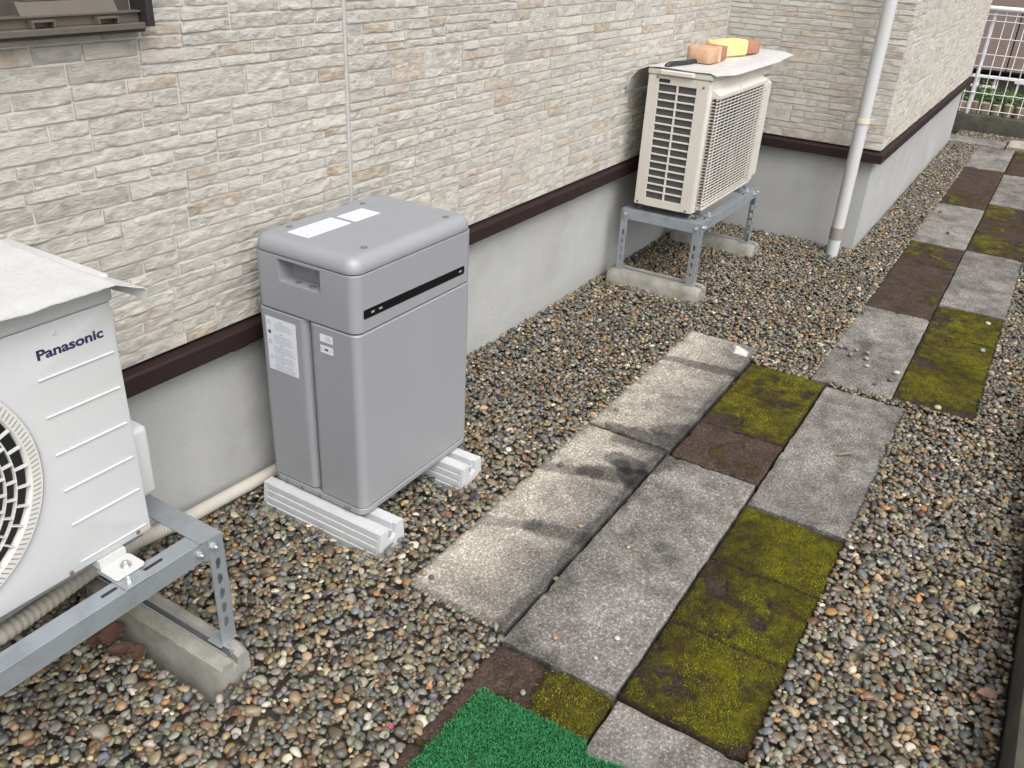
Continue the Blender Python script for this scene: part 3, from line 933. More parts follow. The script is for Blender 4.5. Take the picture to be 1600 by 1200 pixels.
# head with a hand recess in its left face
n = 8
head = MB(); head.stack(bx0, bx1, by0, by1, R_, [(.6225, .003), (.6255, 0), (.768, 0), (.7695, .0015)], n)
V = np.concatenate(head.v); F = head.f
N = 4 * (n + 1)
cut = [f for f in F if len(f) == 4 and all(abs(V[q][0] - bx0) < 1e-6 for q in f)]
F = [f for f in F if f not in cut]
q = cut[0]
ys, zs = [V[i][1] for i in q], [V[i][2] for i in q]
oy0, oy1, oz0, oz1 = min(ys), max(ys), min(zs), max(zs)
ry0, ry1, rz0, rz1, dep = 1.364, 1.502, .704, .7625, .045
W = [(bx0, oy0, oz0), (bx0, oy1, oz0), (bx0, oy1, oz1), (bx0, oy0, oz1), (bx0, ry0, rz0), (bx0, ry1, rz0), (bx0, ry1, rz1), (bx0, ry0, rz1),
     (bx0 + dep, ry0 + .004, rz0 + .004), (bx0 + dep, ry1 - .004, rz0 + .004), (bx0 + dep, ry1 - .004, rz1), (bx0 + dep, ry0 + .004, rz1)]
hb = MB(); hb.add(V, F); hb.add(W, [(0, 1, 5, 4), (1, 2, 6, 5), (2, 3, 7, 6), (3, 0, 4, 7), (4, 5, 9, 8), (5, 6, 10, 9), (6, 7, 11, 10), (7, 4, 8, 11), (8, 9, 10, 11)])
o = hb.make('head', M['batt'], bat, 35)
bm = bmesh.new(); bm.from_mesh(o.data); bmesh.ops.remove_doubles(bm, verts=list(bm.verts), dist=1e-5); bmesh.ops.recalc_face_normals(bm, faces=list(bm.faces)); bm.to_mesh(o.data); bm.free()
ZL = .811
lev = [(.7715, .002), (.773, 0), (.780, 0)] + [(.780 + (ZL - .780) * math.sin(a), .030 * (1 - math.cos(a))) for a in np.linspace(.12, PI / 2, 9)]
mb = MB(); mb.stack(bx0, bx1, by0, by1, .036, lev, 10); lid = mb.make('lid', M['batt'], bat, 60)
for (x, y) in ((1.482, 1.541), (1.752, 1.536), (1.802, 1.294), (1.482, 1.300)):
    c = MB(); c.disc((x, y, ZL), (0, 0, 1), .0085, .0022, 20, .0008); c.make('screw_cap', M['cap'], lid, 40)
for y in (1.452, 1.408):
    c = MB(); c.disc((bx0 + .018, y, rz0 + .0017), (0, 0, 1), .0085, .0022, 20, .0008); c.make('screw_cap', M['cap'], bat, 40)

def sticker_on_top(x0, x1, y0, y1, lines, marks):
    s = MB(); s.box((x0, y0, ZL), (x1, y1, ZL + .0006)); st = s.make('sticker', M['sticker'], lid)
    pr = MB(); r = np.random.default_rng(int(x0 * 1000))
    for j in range(lines):
        y = y1 - .008 - j * (y1 - y0 - .012) / lines
        x = x0 + .006
        while x < x1 - .012:
            L = r.uniform(.004, .016)
            if r.random() < .62: pr.box((x, y - .0014, ZL + .0007), (min(x + L, x1 - .005), y, ZL + .0009))
            x += L + .003
    pr.make('print', M['print'], st)
sticker_on_top(1.449, 1.604, 1.447, 1.517, 8, 0)
sticker_on_top(1.620, 1.718, 1.446, 1.511, 6, 0)

def sticker_on_left(y0, y1, z0, z1, name='sticker'):
    s = MB(); s.box((bx0 + .0004, y0, z0), (bx0 + .0012, y1, z1)); return s.make(name, M['sticker'], bat)
st = sticker_on_left(1.458, 1.561, .447, .597); st['label'] = 'tall white caution label with small print and round symbols'
pr = MB(); r = np.random.default_rng(5)
X_ = bx0
for blk in ((.590, 5, 1.530), (.556, 6, 1.535), (.524, 5, 1.538), (.498, 5, 1.538), (.474, 5, 1.538)):
    ztop, nl, ys_ = blk
    pr.box((X_ + .0001, 1.505, ztop - .0022), (X_ + .0003, 1.517, ztop))
    for j in range(nl):
        z = ztop - .006 - j * .0042
        y = ys_
        end = 1.464 + r.uniform(0, .02)
        while y > end:
            L = r.uniform(.005, .02)
            pr.box((X_ + .0001, max(y - L, end), z - .0013), (X_ + .0003, y, z)); y -= L + r.uniform(.001, .003)
pr.make('print', M['print'], st)
def ring_yz(x, cy, cz, r0, r1, n=20):
    v, f = [], []
    for k in range(n):
        a = 2 * PI * k / n
        for rr in (r0, r1):
            v.append((x, cy + rr * math.cos(a), cz + rr * math.sin(a)))
    for k in range(n):
        f.append((2 * k, 2 * k + 1, 2 * ((k + 1) % n) + 1, 2 * ((k + 1) % n)))
    return v, f
pr = MB(); pr.add(*ring_yz(X_ + .0002, 1.550, .555, .0001, .0055)); pr.make('prohibition_mark', M['print_dark'], st)
for zc in (.527, .484):
    pr = MB(); pr.add(*ring_yz(X_ + .0002, 1.550, zc, .0042, .0053)); pr.make('ring_mark', M['print_dark'], st)
pr = MB()
for (a, b) in (((1.5555, .579), (1.5445, .579)), ((1.5445, .579), (1.55, .588)), ((1.55, .588), (1.5555, .579))):
    pr.tube([(X_ + .0002, a[0], a[1]), (X_ + .0002, b[0], b[1])], .0004, 4)
pr.make('warning_triangle', M['print_dark'], st)
st = sticker_on_left(1.335, 1.376, .5785, .5985)
pr = MB()
for j in range(3): pr.box((X_ + .0001, 1.340, .5935 - j * .0045), (X_ + .0003, 1.357, .5950 - j * .0045))
pr.make('print', M['print'], st)
st = sticker_on_left(1.335, 1.376, .5485, .5685)
pr = MB(); pr.box((X_ + .0001, 1.350, .556), (X_ + .0003, 1.362, .562)); pr.make('print', M['print_dark'], st)
pr = MB(); pr.add(*ring_yz(X_ + .0002, 1.370, .559, .003, .0042)); pr.add(*ring_yz(X_ + .0002, 1.3405, .560, .0022, .0030)); pr.make('ring_mark', M['print'], st)
# dark status window on the front face, slightly higher at the far end
s = MB(); s.prism([(1.422, .660), (1.424, .658), (1.834, .653), (1.837, .656), (1.837, .672), (1.834, .675), (1.424, .681), (1.422, .678)], 1, by0 - .0012, by0 + .002)
strip = fix_normals(s.make('status_window', M['black_gloss'], bat)); strip['label'] = 'long black glossy status window'
for x in (1.449, 1.478, 1.812):
    s = MB(); zc = .6695 - (x - 1.422) * .0137
    for j, dxx in enumerate((0, .006)):
        s.box((x + dxx, by0 - .0017, zc - .0024), (x + dxx + .0042, by0 - .0013, zc + .0024))
    s.make('indicator_mark', M['ledmark'], strip)
for (y, z) in ((1.566, .1), (1.535, .0985), (1.478, .098), (1.41, .098), (1.318, .0985), (1.305, .101)):
    s = MB(); s.disc((bx0 + .0008, y, z + .002), (-1, 0, 0), .0056, .0022, 14, .0008); s.make('base_screw', M['cap'], bat, 40)
    
for ch in bat.children:
    if ch.type == 'MESH' and ch.name.split('.')[0] in ('head', 'front_case', 'rear_case', 'base_tray', 'lid'):
        wn_ = ch.modifiers.new('even_shading', 'WEIGHTED_NORMAL'); wn_.keep_sharp = True; wn_.weight = 100

# resin blocks under the battery
def resin_block(xc, label):
    y0, y1 = 1.178, 1.600
    hb, ht, zt = .058, .046, .085
    side = []
    nr = 5
    for k in range(nr):
        z0 = -.025 + (zt + .025) * k / nr; z1 = -.025 + (zt + .025) * (k + 1) / nr
        f = lambda z: hb + (ht - hb) * (z + .025) / (zt + .025)
        side += [(f(z0) - .004, z0), (f(z0) - .004, z0 + .004), (f(z1), z0 + .0065), (f(z1), z1)]
    right = [(xc + a, z) for a, z in side]
    left = [(xc - a, z) for a, z in side][::-1]
    topn = [(xc + .012, zt), (xc + .012, zt - .02), (xc - .012, zt - .02), (xc - .012, zt)]
    root = thing('resin_block', (xc, 1.39, 0), label, 'block', 'resin blocks under the battery')
    b = MB(); b.prism(right + topn + left, 1, y0 + .012, y1 - .012)
    fix_normals(b.make('ribbed_body', M['resin'], root))
    for ya in (y0, y1 - .0115):
        b = MB()
        b.prism([(xc - hb, -.025), (xc + hb, -.025), (xc + ht, zt + .001), (xc + .016, zt + .001), (xc + .016, zt - .030), (xc + .010, zt - .038), (xc - .010, zt - .038), (xc - .016, zt - .030), (xc - .016, zt + .001), (xc - ht, zt + .001)], 1, ya, ya + .0115)
        fix_normals(b.make('end_plate', M['resin'], root))
    b = MB(); b.disc((xc, y0 + .0135, zt - .026), (0, -1, 0), .009, .006, 14, .001); b.make('bolt', M['bright_metal'], root, 40)
    b = MB(); b.box((xc + .0122, y0 + .02, zt), (xc + ht - .004, y1 - .02, zt + .0012)); b.box((xc - ht + .004, y0 + .02, zt), (xc - .0122, y1 - .02, zt + .0012)); b.make('top_pad', M['resin'], root)
resin_block(1.415, 'white ribbed resin block under the near end of the battery')
resin_block(1.790, 'white ribbed resin block under the far end of the battery')

# ------------------------------------------------------------------ steel stands
def slotted(mb, c0, along, across, thick, L, W, T, slots, sl, sw):
    """flat bar from c0 with slots cut through it: two side strips and bridges"""
    c0, along, across, thick = [np.array(v, float) for v in (c0, along, across, thick)]
    def bar(a0, a1, w0, w1):
        P_ = [c0 + along * a + across * w + thick * t for a in (a0, a1) for w in (w0, w1) for t in (0, T)]
        mb.add(P_, [(0, 1, 3, 2), (4, 6, 7, 5), (0, 4, 5, 1), (2, 3, 7, 6), (0, 2, 6, 4), (1, 5, 7, 3)])
    e = (W - sw) / 2
    bar(0, L, 0, e); bar(0, L, W - e, W)
    a = 0
    for s0 in slots:
        bar(a, s0, e, W - e); a = s0 + sl
    bar(a, L, e, W - e)
    for s0 in slots:            # rounded slot ends
        for (u, sg) in ((s0, 1), (s0 + sl, -1)):
            for w0, w1 in ((e, e + sw * .28), (W - e - sw * .28, W - e)):
                wa = e if w0 == e else W - e
                wb = e + sw * .30 if w0 == e else W - e - sw * .30
                P_ = [c0 + along * aa + across * ww + thick * t for t in (0, T) for (aa, ww) in ((u, wa), (u + sg * sl * .2, wa), (u, wb))]
                mb.add(P_, [(0, 1, 2), (3, 5, 4), (1, 4, 5, 2)])

def bolt(p, d, parent, r=.008, name='bolt'):
    p, d = np.array(p, float), np.array(d, float)
    b = MB(); b.disc(p, d, r * 1.35, .0022, 16); b.disc(p + d * .0022, d, r, .006, 6); b.disc(p + d * .0082, d, r * .5, .004, 10, .001)
    return b.make(name, M['bright_metal'], parent, 30)

def stand(root, x0, x1, y0, y1, zt, zb, fine=True, detail_x=None):
    """four slotted angle legs, beams along x (front and rear) and cross beams along y"""
    T = .003
    for y, sg in ((y0, 1), (y1, -1)):
        b = MB(); b.box((x0 + .045, min(y, y + sg * T), zt - .045), (x1 - .045, max(y, y + sg * T), zt - T))
        b.box((x0 + .045, min(y, y + sg * .042), zt - T), (x1 - .045, max(y, y + sg * .042), zt), .0008)
        b.make('long_beam', M['galv'], root)
    for x, sg in ((x0, 1), (x1, -1)):
        b = MB(); b.box((min(x, x + sg * T), y0 + .0005, zt - .045), (max(x, x + sg * T), y1 - .0005, zt + .0015))
        b.box((min(x + sg * T, x + sg * .052), y0 - .002, zt + .0003), (max(x + sg * T, x + sg * .052), y1 + .002, zt + .0032), .0008)
        b.box((min(x + sg * T, x + sg * .047), y0 - .0025, zt - .047), (max(x + sg * T, x + sg * .047), y0 - .0002, zt + .0003))
        b.make('cross_beam', M['galv'], root)
        for y, sy in ((y0, -1), (y1, 1)):
            lg = MB()
            L = zt - zb
            c0 = (x if sg > 0 else x - .036, y + sy * .003, zb)
            sl = [.022 + k * (L - .075) / 5 for k in range(5)]
            slotted(lg, c0, (0, 0, 1), (1, 0, 0), (0, sy, 0), L + .001, .036, T, [.03 + k * (L - .085) / 5 + .012 for k in range(5)], (L - .085) / 5 * .74, .0125)
            xs_ = x if sg > 0 else x - T
            slotted(lg, (xs_ - sg * .0035, y + sy * .003, zb), (0, 0, 1), (0, -sy, 0), (1, 0, 0), L - .046, .034, T, [.03 + k * (L - .085) / 5 + .012 for k in range(4)], (L - .085) / 5 * .74, .0125)
            lg.box((x - .004 if sg > 0 else x - .044, y + sy * .007, zb - .0005), (x + .044 if sg > 0 else x + .004, y - sy * .034, zb + .0028), .001)
            fix_normals(lg.make('leg', M['galv'], root))
            bolt((x + sg * .024, y + sy * .006, zt - .018), (0, sy, 0), root, .0068)
            if sy < 0: bolt((x + sg * .055, y + sy * .0005, zt - .022), (0, sy, 0), root, .0062)
            bolt((x - sg * .0035, y - sy * .018, zt - .02), (-sg, 0, 0), root, .0068)

def stand_bracket(root, x, y, zt):
    b = MB(); b.box((x - .03, y - .006, zt + .0005), (x + .02, y + .085, zt + .0035), .001); b.make('bracket', M['galv'], root)
    bolt((x - .012, y + .012, zt + .0035), (0, 0, 1), root, .0062)
    s = MB(); s.box((x + .026, y + .015, zt + .0002), (x + .066, y + .022, zt + .0009)); s.box((x - .066, y + .015, zt + .0002), (x - .034, y + .022, zt + .0009)); s.make('beam_slot', M['dark'], root)

NS = dict(x0=.03, x1=.903, y0=1.203, y1=1.585, zt=.384)
ns = thing('equipment_stand', (.46, 1.39, .1), 'galvanised steel stand with slotted legs under the white air conditioner nearest the viewer', 'stand', 'steel stands')
stand(ns, **NS, zb=.101)
stand_bracket(ns, .715, 1.207, .384)
fs = thing('equipment_stand', (4.06, 1.40, .06), 'galvanised steel stand with slotted legs under the beige air conditioner at the inner corner', 'stand', 'steel stands')
stand(fs, 3.645, 4.475, 1.215, 1.60, .357, .066)
stand_bracket(fs, 3.80, 1.219, .357); stand_bracket(fs, 4.34, 1.219, .357)

def concrete_block(xc, y0, y1, zt, label, hw=.041, hb=.047):
    root = thing('concrete_block', (xc, (y0 + y1) / 2, 0), label, 'block', 'concrete blocks under the stands')
    ys = np.linspace(y0, y1, 26); zs_low = -.03
    prof = [(hb, zs_low), (hb - .004, zt - .03), (hw, zt - .008), (hw - .008, zt), (.0075, zt), (.0075, zt - .024), (-.0075, zt - .024), (-.0075, zt), (-hw + .008, zt), (-hw, zt - .008), (-hb + .004, zt - .03), (-hb, zs_low)]
    v = []
    r = np.random.default_rng(int(xc * 100))
    for i, y in enumerate(ys):
        t = min(y - y0, y1 - y); sh = 1 - .10 * math.exp(-t / .008); zd = .010 * math.exp(-t / .010)
        for k, (a, z) in enumerate(prof):
            inner = 4 <= k <= 7
            v.append((xc + a * (1 if inner else sh) + (0 if inner else r.normal(0, .0008)), y + r.normal(0, .0006), z - (zd if z > .02 else 0) + (0 if inner or z < 0 else r.normal(0, .0008))))
    n = len(prof); F = []
    for i in range(len(ys) - 1):
        for k in range(n):
            F.append((i * n + k, i * n + (k + 1) % n, (i + 1) * n + (k + 1) % n, (i + 1) * n + k))
    F.append(tuple(range(n))); F.append(tuple((len(ys) - 1) * n + k for k in range(n)))
    b = MB(); b.add(v, F); o = fix_normals(b.make('body', M['conc'], root, 30))
    rl = MB()
    for sg in (-1, 1):
        rl.box((xc + sg * .0062, y0 + .02, zt - .021), (xc + sg * .0078, y1 - .02, zt + .0007))
        rl.box((xc + sg * .0078, y0 + .012, zt + .0002), (xc + sg * .0115, y1 - .012, zt + .0018))
    rl.make('anchor_rail', M['bright_metal'], root)
    return root
concrete_block(.862, 1.158, 1.615, .099, 'mossy concrete block with a steel rail under the near stand beside dead leaves')
concrete_block(3.665, 1.165, 1.635, .064, 'low concrete block under the near legs of the far stand', .05, .062)
concrete_block(4.455, 1.165, 1.635, .064, 'low concrete block under the far legs of the far stand', .05, .062)

# ------------------------------------------------------------------ near air conditioner
ax0, ax1, ay0, ay1, az0, az1 = .020, .813, 1.290, 1.575, .408, .896
ac = thing('air_conditioner', (.42, 1.43, .384), 'white outdoor air conditioner unit with round fan grille, cut by the left edge', 'air conditioner', 'air conditioner units')
FCX, FCZ, FR_ = .405, .672, .222
ang = sorted(set([2 * PI * k / 96 for k in range(96)] + [math.atan2(z - FCZ, x - FCX) % (2 * PI) for x in (ax0, ax1) for z in (az0, az1)]))
na = len(ang)
def rect_pt(a):
    c, s = math.cos(a), math.sin(a)
    t = min([(ax1 - FCX) / c if c > 1e-9 else 9e9, (ax0 - FCX) / c if c < -1e-9 else 9e9, (az1 - FCZ) / s if s > 1e-9 else 9e9, (az0 - FCZ) / s if s < -1e-9 else 9e9])
    return FCX + t * c, FCZ + t * s
loops = []
for y, ins in ((ay1, 0), (ay0 + .006, 0), (ay0 + .002, .0015), (ay0, .006)):
    loops.append([(min(max(rect_pt(a)[0], ax0 + ins), ax1 - ins), y, min(max(rect_pt(a)[1], az0 + ins), az1 - ins)) for a in ang])
for y, rr in ((ay0, FR_ + .006), (ay0 + .004, FR_), (ay0 + .09, FR_ - .012)):
    loops.append([(FCX + rr * math.cos(a), y, FCZ + rr * math.sin(a)) for a in ang])
shroud = loops[-2:]; loops = loops[:-1]
F = []
for i in range(len(loops) - 1):
    for k in range(na):
        F.append((i * na + k, i * na + (k + 1) % na, (i + 1) * na + (k + 1) % na, (i + 1) * na + k))
F.append(tuple(range(na)))
b = MB(); b.add([v for l in loops for v in l], F); b.make('cabinet', M['white_paint'], ac, 30)
b = MB(); b.add([v for l in shroud for v in l], [(k, (k + 1) % na, na + (k + 1) % na, na + k) for k in range(na)]); b.make('fan_shroud', M['fin'], ac, 40)
b = MB(); b.add([(FCX + (FR_ - .012) * math.cos(a), ay0 + .0895, FCZ + (FR_ - .012) * math.sin(a)) for a in ang], [tuple(range(na))]); b.make('coil_backing', M['fin'], ac)
fan = MB()
for k in range(3):
    v = []
    for i in range(9):
        rr = .035 + (.20 - .035) * i / 8
        for j in range(9):
            th = 2 * PI * k / 3 + (.25 + .65 * j / 8) * (1.1 + .3 * i / 8)
            v.append((FCX + rr * math.cos(th), ay0 + .078 - .045 * j / 8, FCZ + rr * math.sin(th)))
    fan.add(v, [(i * 9 + j, (i + 1) * 9 + j, (i + 1) * 9 + j + 1, i * 9 + j + 1) for i in range(8) for j in range(8)])
fan.disc((FCX, ay0 + .085, FCZ), (0, -1, 0), .045, .055, 24, .01)
fan.make('fan', M['fan'], ac, 40)
# grille: rim, concentric rings and staggered spokes
gr = MB()
def ring_y(mb, r0, r1, y0, y1, n=96, bev=.0):
    sec = [(r0, y1), (r0, y0 + bev), (r0 + bev, y0), (r1 - bev, y0), (r1, y0 + bev), (r1, y1)] if bev else [(r0, y1), (r0, y0), (r1, y0), (r1, y1)]
    m_ = len(sec); v, f = [], []
    for k in range(n):
        a = 2 * PI * k / n
        v += [(FCX + rr * math.cos(a), yy, FCZ + rr * math.sin(a)) for rr, yy in sec]
    for k in range(n):
        for i in range(m_):
            f.append((k * m_ + i, k * m_ + (i + 1) % m_, ((k + 1) % n) * m_ + (i + 1) % m_, ((k + 1) % n) * m_ + i))
    mb.add(v, f)
ring_y(gr, .203, .229, ay0 - .009, ay0 + .003, 120, .004)
rim = gr.make('grille_rim', M['grille'], ac, 45)
rd = MB()
for k in range(150):
    a = 2 * PI * k / 150
    ca, sa = math.cos(a), math.sin(a)
    t0 = np.array([-sa, 0, ca]) * .0012
    p0 = np.array([FCX + .2085 * ca, ay0 - .0092, FCZ + .2085 * sa]); p1 = np.array([FCX + .222 * ca, ay0 - .0092, FCZ + .222 * sa])
    lean = np.array([-sa, 0, ca]) * .004
    rd.add([p0 - t0, p0 + t0, p1 + t0 + lean, p1 - t0 + lean], [(0, 1, 2, 3)])
rd.make('rim_slits', M['rust'] if False else simple('rim_slit_shadow_gap', (.24, .21, .18), .6, 0, .1), rim)
rr_ = [.199 - .0178 * k for k in range(1, 10)]
for k, r0 in enumerate(rr_):
    b = MB(); ring_y(b, r0 - .0011, r0 + .0011, ay0 - .008, ay0 - .001, 96)
    b.make('grille_ring', M['grille'], ac)
for k in range(len(rr_)):
    r1 = .203 if k == 0 else rr_[k - 1]; r0 = rr_[k]
    ns_ = 34 if k < 4 else 22 if k < 7 else 12
    for j in range(ns_):
        a = 2 * PI * (j + .40 * k) / ns_
        d_, tt = np.array([math.cos(a), 0, math.sin(a)]), np.array([-math.sin(a), 0, math.cos(a)]) * .0011
        c0 = np.array([FCX, 0, FCZ])
        P_ = [c0 + d_ * q + tt * s + np.array([0, y, 0]) for q in (r0, r1) for s in (-1, 1) for y in (ay0 - .0095, ay0 - .002)]
        b = MB(); b.add(P_, [(0, 1, 3, 2), (4, 6, 7, 5), (0, 4, 5, 1), (2, 3, 7, 6), (0, 2, 6, 4), (1, 5, 7, 3)])
        b.make('spoke', M['grille'], ac)
b = MB(); b.disc((FCX, ay0 + .004, FCZ), (0, -1, 0), .040, .014, 32, .004); b.make('hub_cover', M['grille'], ac, 40)
for z in (.8045, .7345, .660, .586, .5125):
    b = MB(); b.prism([(ay0 + .0003, z - .0032), (ay0 - .0030, z - .0008), (ay0 - .0030, z + .0004), (ay0 - .0006, z + .0016), (ay0 + .0003, z + .0016)], 0, .661, .801)
    fix_normals(b.make('raised_line', M['white_paint'], ac))
b = MB(); b.prism([(ay0 + .0003, .4250), (ay0 - .0025, .4275), (ay0 - .0025, .4285), (ay0 + .0003, .4295)], 0, .661, .801); fix_normals(b.make('raised_line', M['white_paint'], ac))
V, F = text_mesh('Panasonic', .0245, .0008)
sx = .1205 / (V[:, 0].max() - V[:, 0].min())
b = MB(); b.add(np.stack([.6685 + (V[:, 0] - V[:, 0].min()) * sx, np.full(len(V), ay0 - .0004), .8385 + V[:, 1] - (V[:, 0] * 0)], -1), F); b.make('lettering', M['navy'], ac)
b = MB(); b.box((ax0 - .003, ay0 - .004, az1 + .0015), (ax1 + .004, ay1 + .003, az1 + .051), .005, 3); b.make('top_panel', M['white_paint'], ac, 35)
b = MB(); b.box((ax1 - .006, 1.335, .447), (.872, 1.46, .605), .012, 3); b.make('valve_cover', M['white_paint'], ac, 35)
for x in (.12, .7215):
    b = MB(); b.stack(x - .034, x + .030, 1.232, 1.285, .008, [(.3885, .001), (.3895, 0), (.3925, 0), (.3935, .001)]); b.box((x - .03, 1.285, .3888), (x + .026, 1.40, .4075)); ft = b.make('foot', M['white_paint'], ac, 35)
    bolt((x + .002, 1.254, .3935), (0, 0, 1), ft, .0078)
b = MB(); b.box((ax0 + .02, ay0 + .02, .3885), (ax1 - .01, ay1 - .01, .4075)); b.make('base_pan', M['galv'], ac)
for (x, z) in ((.782, .4195), (.640, .4165), (.705, .876)):
    b = MB(); b.disc((x, ay0, z), (0, -1, 0), .0042, .0022, 12, .0008); b.make('screw', M['rust'] if z < .5 else M['white_paint'], ac, 40)

# cover sheet over the near unit
def sheet(name, f, ns_, nt, thick, mat, label, cat):
    S, T_ = np.meshgrid(np.linspace(0, 1, ns_), np.linspace(0, 1, nt), indexing='ij')
    P_ = f(S, T_)
    top = P_.reshape(-1, 3); bot = top - np.array([0, 0, thick])
    ix = np.arange(ns_ * nt).reshape(ns_, nt); N_ = ns_ * nt
    A = np.stack([ix[:-1, :-1], ix[1:, :-1], ix[1:, 1:], ix[:-1, 1:]], -1).reshape(-1, 4)
    F = A.tolist() + (A[:, ::-1] + N_).tolist()
    ring = list(ix[:, 0]) + list(ix[-1, 1:]) + list(ix[-2::-1, -1]) + list(ix[0, -2:0:-1])
    for i in range(len(ring)):
        a, b = ring[i], ring[(i + 1) % len(ring)]
        F.append((a, a + N_, b + N_, b))
    o = mobj(name, np.concatenate([top, bot]), F, mat, None, 40)
    fix_normals(o)
    return tag(o, label, cat)
def f_near(S, T):
    x = S * .862; y = 1.600 + (1.236 - 1.600) * T
    k = np.clip((x - .792) / .07, 0, 1)
    k1 = np.clip(k / .8, 0, 1); k2 = np.clip((k - .8) / .2, 0, 1)
    z = .9515 + .0015 * np.sin(x * 17 + 1) * np.sin(y * 13) + .002 * (fbm(x * 14, y * 14, 3) - .5)
    z = z - sstep(.86, 1.0, T) * (.001 + .006 * (fbm(x * 26, y * 3, 8))) * (1 - k)
    x2 = np.where(x > .792, .792 + k1 * (.036 + .012 * T) - k2 * .001, x)
    z = z - k1 * (.040 - .020 * T) - k2 * .020
    y = y - sstep(.8, 1., T) * .008 * (fbm(x * 40, y * 0 + 2, 5) - .5) - k1 * T * .012
    return np.stack([x2, y, z], -1)
sheet('cover_sheet', f_near, 150, 60, .0022, M['emboss'], 'embossed white sheet laid over the top of the nearest air conditioner', 'cover sheet')

# hose under the unit and the pipe along the wall
hp = smooth_path([(.30, 1.345, .31), (.50, 1.375, .30), (.62, 1.41, .28), (.746, 1.46, .25), (.90, 1.54, .19), (1.01, 1.605, .125), (1.10, 1.635, .090)], 30)
hose = thing('drain_hose', (.7, 1.46, .26), 'beige ribbed hose passing under the nearest air conditioner', 'hose')
rad = [.0165 + (.0016 if (i % 4) < 2 else -.0004) for i in range(len(hp))]
b = MB(); b.tube(hp, rad, 16); b.make('ribbed_tube', M['cream_plastic'], hose, 50)
pp = smooth_path([(1.085, 1.630, .096), (1.16, 1.648, .074), (1.30, 1.656, .060), (1.47, 1.652, .052), (1.60, 1.655, .045), (1.72, 1.66, .02)], 10)
cp = thing('conduit_pipe', (1.35, 1.65, .03), 'smooth beige conduit pipe lying along the wall behind the battery', 'pipe')
b = MB(); b.tube(pp, .0185, 20); b.make('tube', M['cream_plastic'], cp, 60)
b = MB(); b.tube([pp[0], pp[4]], .0205, 20); b.make('sleeve', M['cream_plastic'], cp, 50)

# ------------------------------------------------------------------ far air conditioner
qx0, qx1, qy0, qy1, qz0, qz1 = 3.650, 4.500, 1.268, 1.552, .392, .962
fa = thing('air_conditioner', (4.07, 1.41, .357), 'beige outdoor air conditioner with square wire grille on a stand at the inner corner', 'air conditioner', 'air conditioner units')
b = MB(); b.box((qx0 + .012, qy0, qz0), (qx1, qy1, qz1), .006, 3); b.make('cabinet', M['beige_paint'], fa, 35)
b = MB(); b.box((qx0 + .0105, qy0 + .02, qz0 + .015), (qx0 + .0121, qy1 - .01, qz1 - .01)); b.make('heat_exchanger', M['fin'], fa)
# left side panel with two columns of openings
sp_ = MB(); ga, gb, gz0, gz1 = 1.328, 1.500, .428, .928
sp_.box((qx0, qy0 + .0055, qz0 + .001), (qx0 + .010, ga, qz1), .002); sp_.box((qx0, gb, qz0 + .001), (qx0 + .010, qy1 - .0005, qz1), .002)
sp_.box((qx0 + .0002, ga, qz0 + .001), (qx0 + .0098, gb, gz0)); sp_.box((qx0 + .0002, ga, gz1), (qx0 + .0098, gb, qz1))
side = sp_.make('side_panel', M['beige_paint'], fa)
for k in range(1, 15):
    z = gz0 + (gz1 - gz0) * k / 15
    b = MB(); b.box((qx0 + .001, ga, z - .0034), (qx0 + .009, gb, z + .0034), .001); b.make('side_bar', M['beige_plastic'], side)
b = MB(); b.box((qx0 + .0003, (ga + gb) / 2 - .004, gz0), (qx0 + .0097, (ga + gb) / 2 + .004, gz1), .001); b.make('side_mullion', M['beige_plastic'], side)
b = MB(); b.box((qx0 - .0006, 1.450, .935), (qx0 + .001, 1.500, .950)); b.make('side_slot', M['dark'], fa)
for (y, z) in ((1.297, .935), (1.535, .405), (1.30, .402), (1.51, .955)):
    b = MB(); b.disc((qx0, y, z), (-1, 0, 0), .005, .003, 10, .001); b.make('screw', M['rust'], fa, 40)
b = MB(); b.box((qx0 - .004, qy0 - .006, qz1 + .001), (qx1 + .006, qy1 + .005, qz1 + .028), .007, 3); tp = b.make('top_panel', M['beige_plastic'], fa, 35)
b = MB(); b.stack(qx0 - .016, qx0 + .03, 1.34, 1.50, .010, [(qz1 + .006, .003), (qz1 + .009, 0), (qz1 + .022, 0), (qz1 + .026, .004)]); b.make('grip', M['beige_plastic'], tp, 40)
# front grille
ux0, ux1, uz0, uz1 = 3.700, 4.352, .418, .892
b = MB(); b.box((ux0 + .006, qy0 - .0022, uz0 + .006), (ux1 - .006, qy0 - .0003, uz1 - .002)); b.make('fan_opening', M['fin'], fa)
b = MB(); b.tube([(ux0 + .32, qy0 - .0025, .655), (ux0 + .32, qy0 - .0045, .655)], .205, 48); b.make('fan_shroud', M['dark'], fa)
b = MB()
for k in range(3):
    a0 = k * 2 * PI / 3 + .5
    v = [(ux0 + .32 + r * math.cos(a0 + t), qy0 - .0055 - .004 * j, .655 + r * math.sin(a0 + t)) for (r, t, j) in ((.03, 0, 0), (.19, .2, 0), (.195, .55, 1), (.18, .9, 1), (.03, .8, 1))]
    b.add(v, [(0, 1, 2, 3, 4)])
b.make('fan', simple('far_fan_blade', (.10, .09, .088), .5), fa)
gy = qy0 - .030
def hook(x0, x1, z):
    return smooth_path([(x0 - .012, qy0 - .002, z), (x0 + .004, gy + .012, z), (x0 + .022, gy, z), (x1 - .01, gy, z), (x1, gy + .01, z), (x1 + .002, qy0 - .002, z)], 3)
for k in range(35):
    z = uz0 + (uz1 - uz0 - .004) * k / 34
    b = MB(); b.tube(hook(ux0, ux1, z), .0023, 6); b.make('grille_wire', M['beige_plastic'], fa, 60)
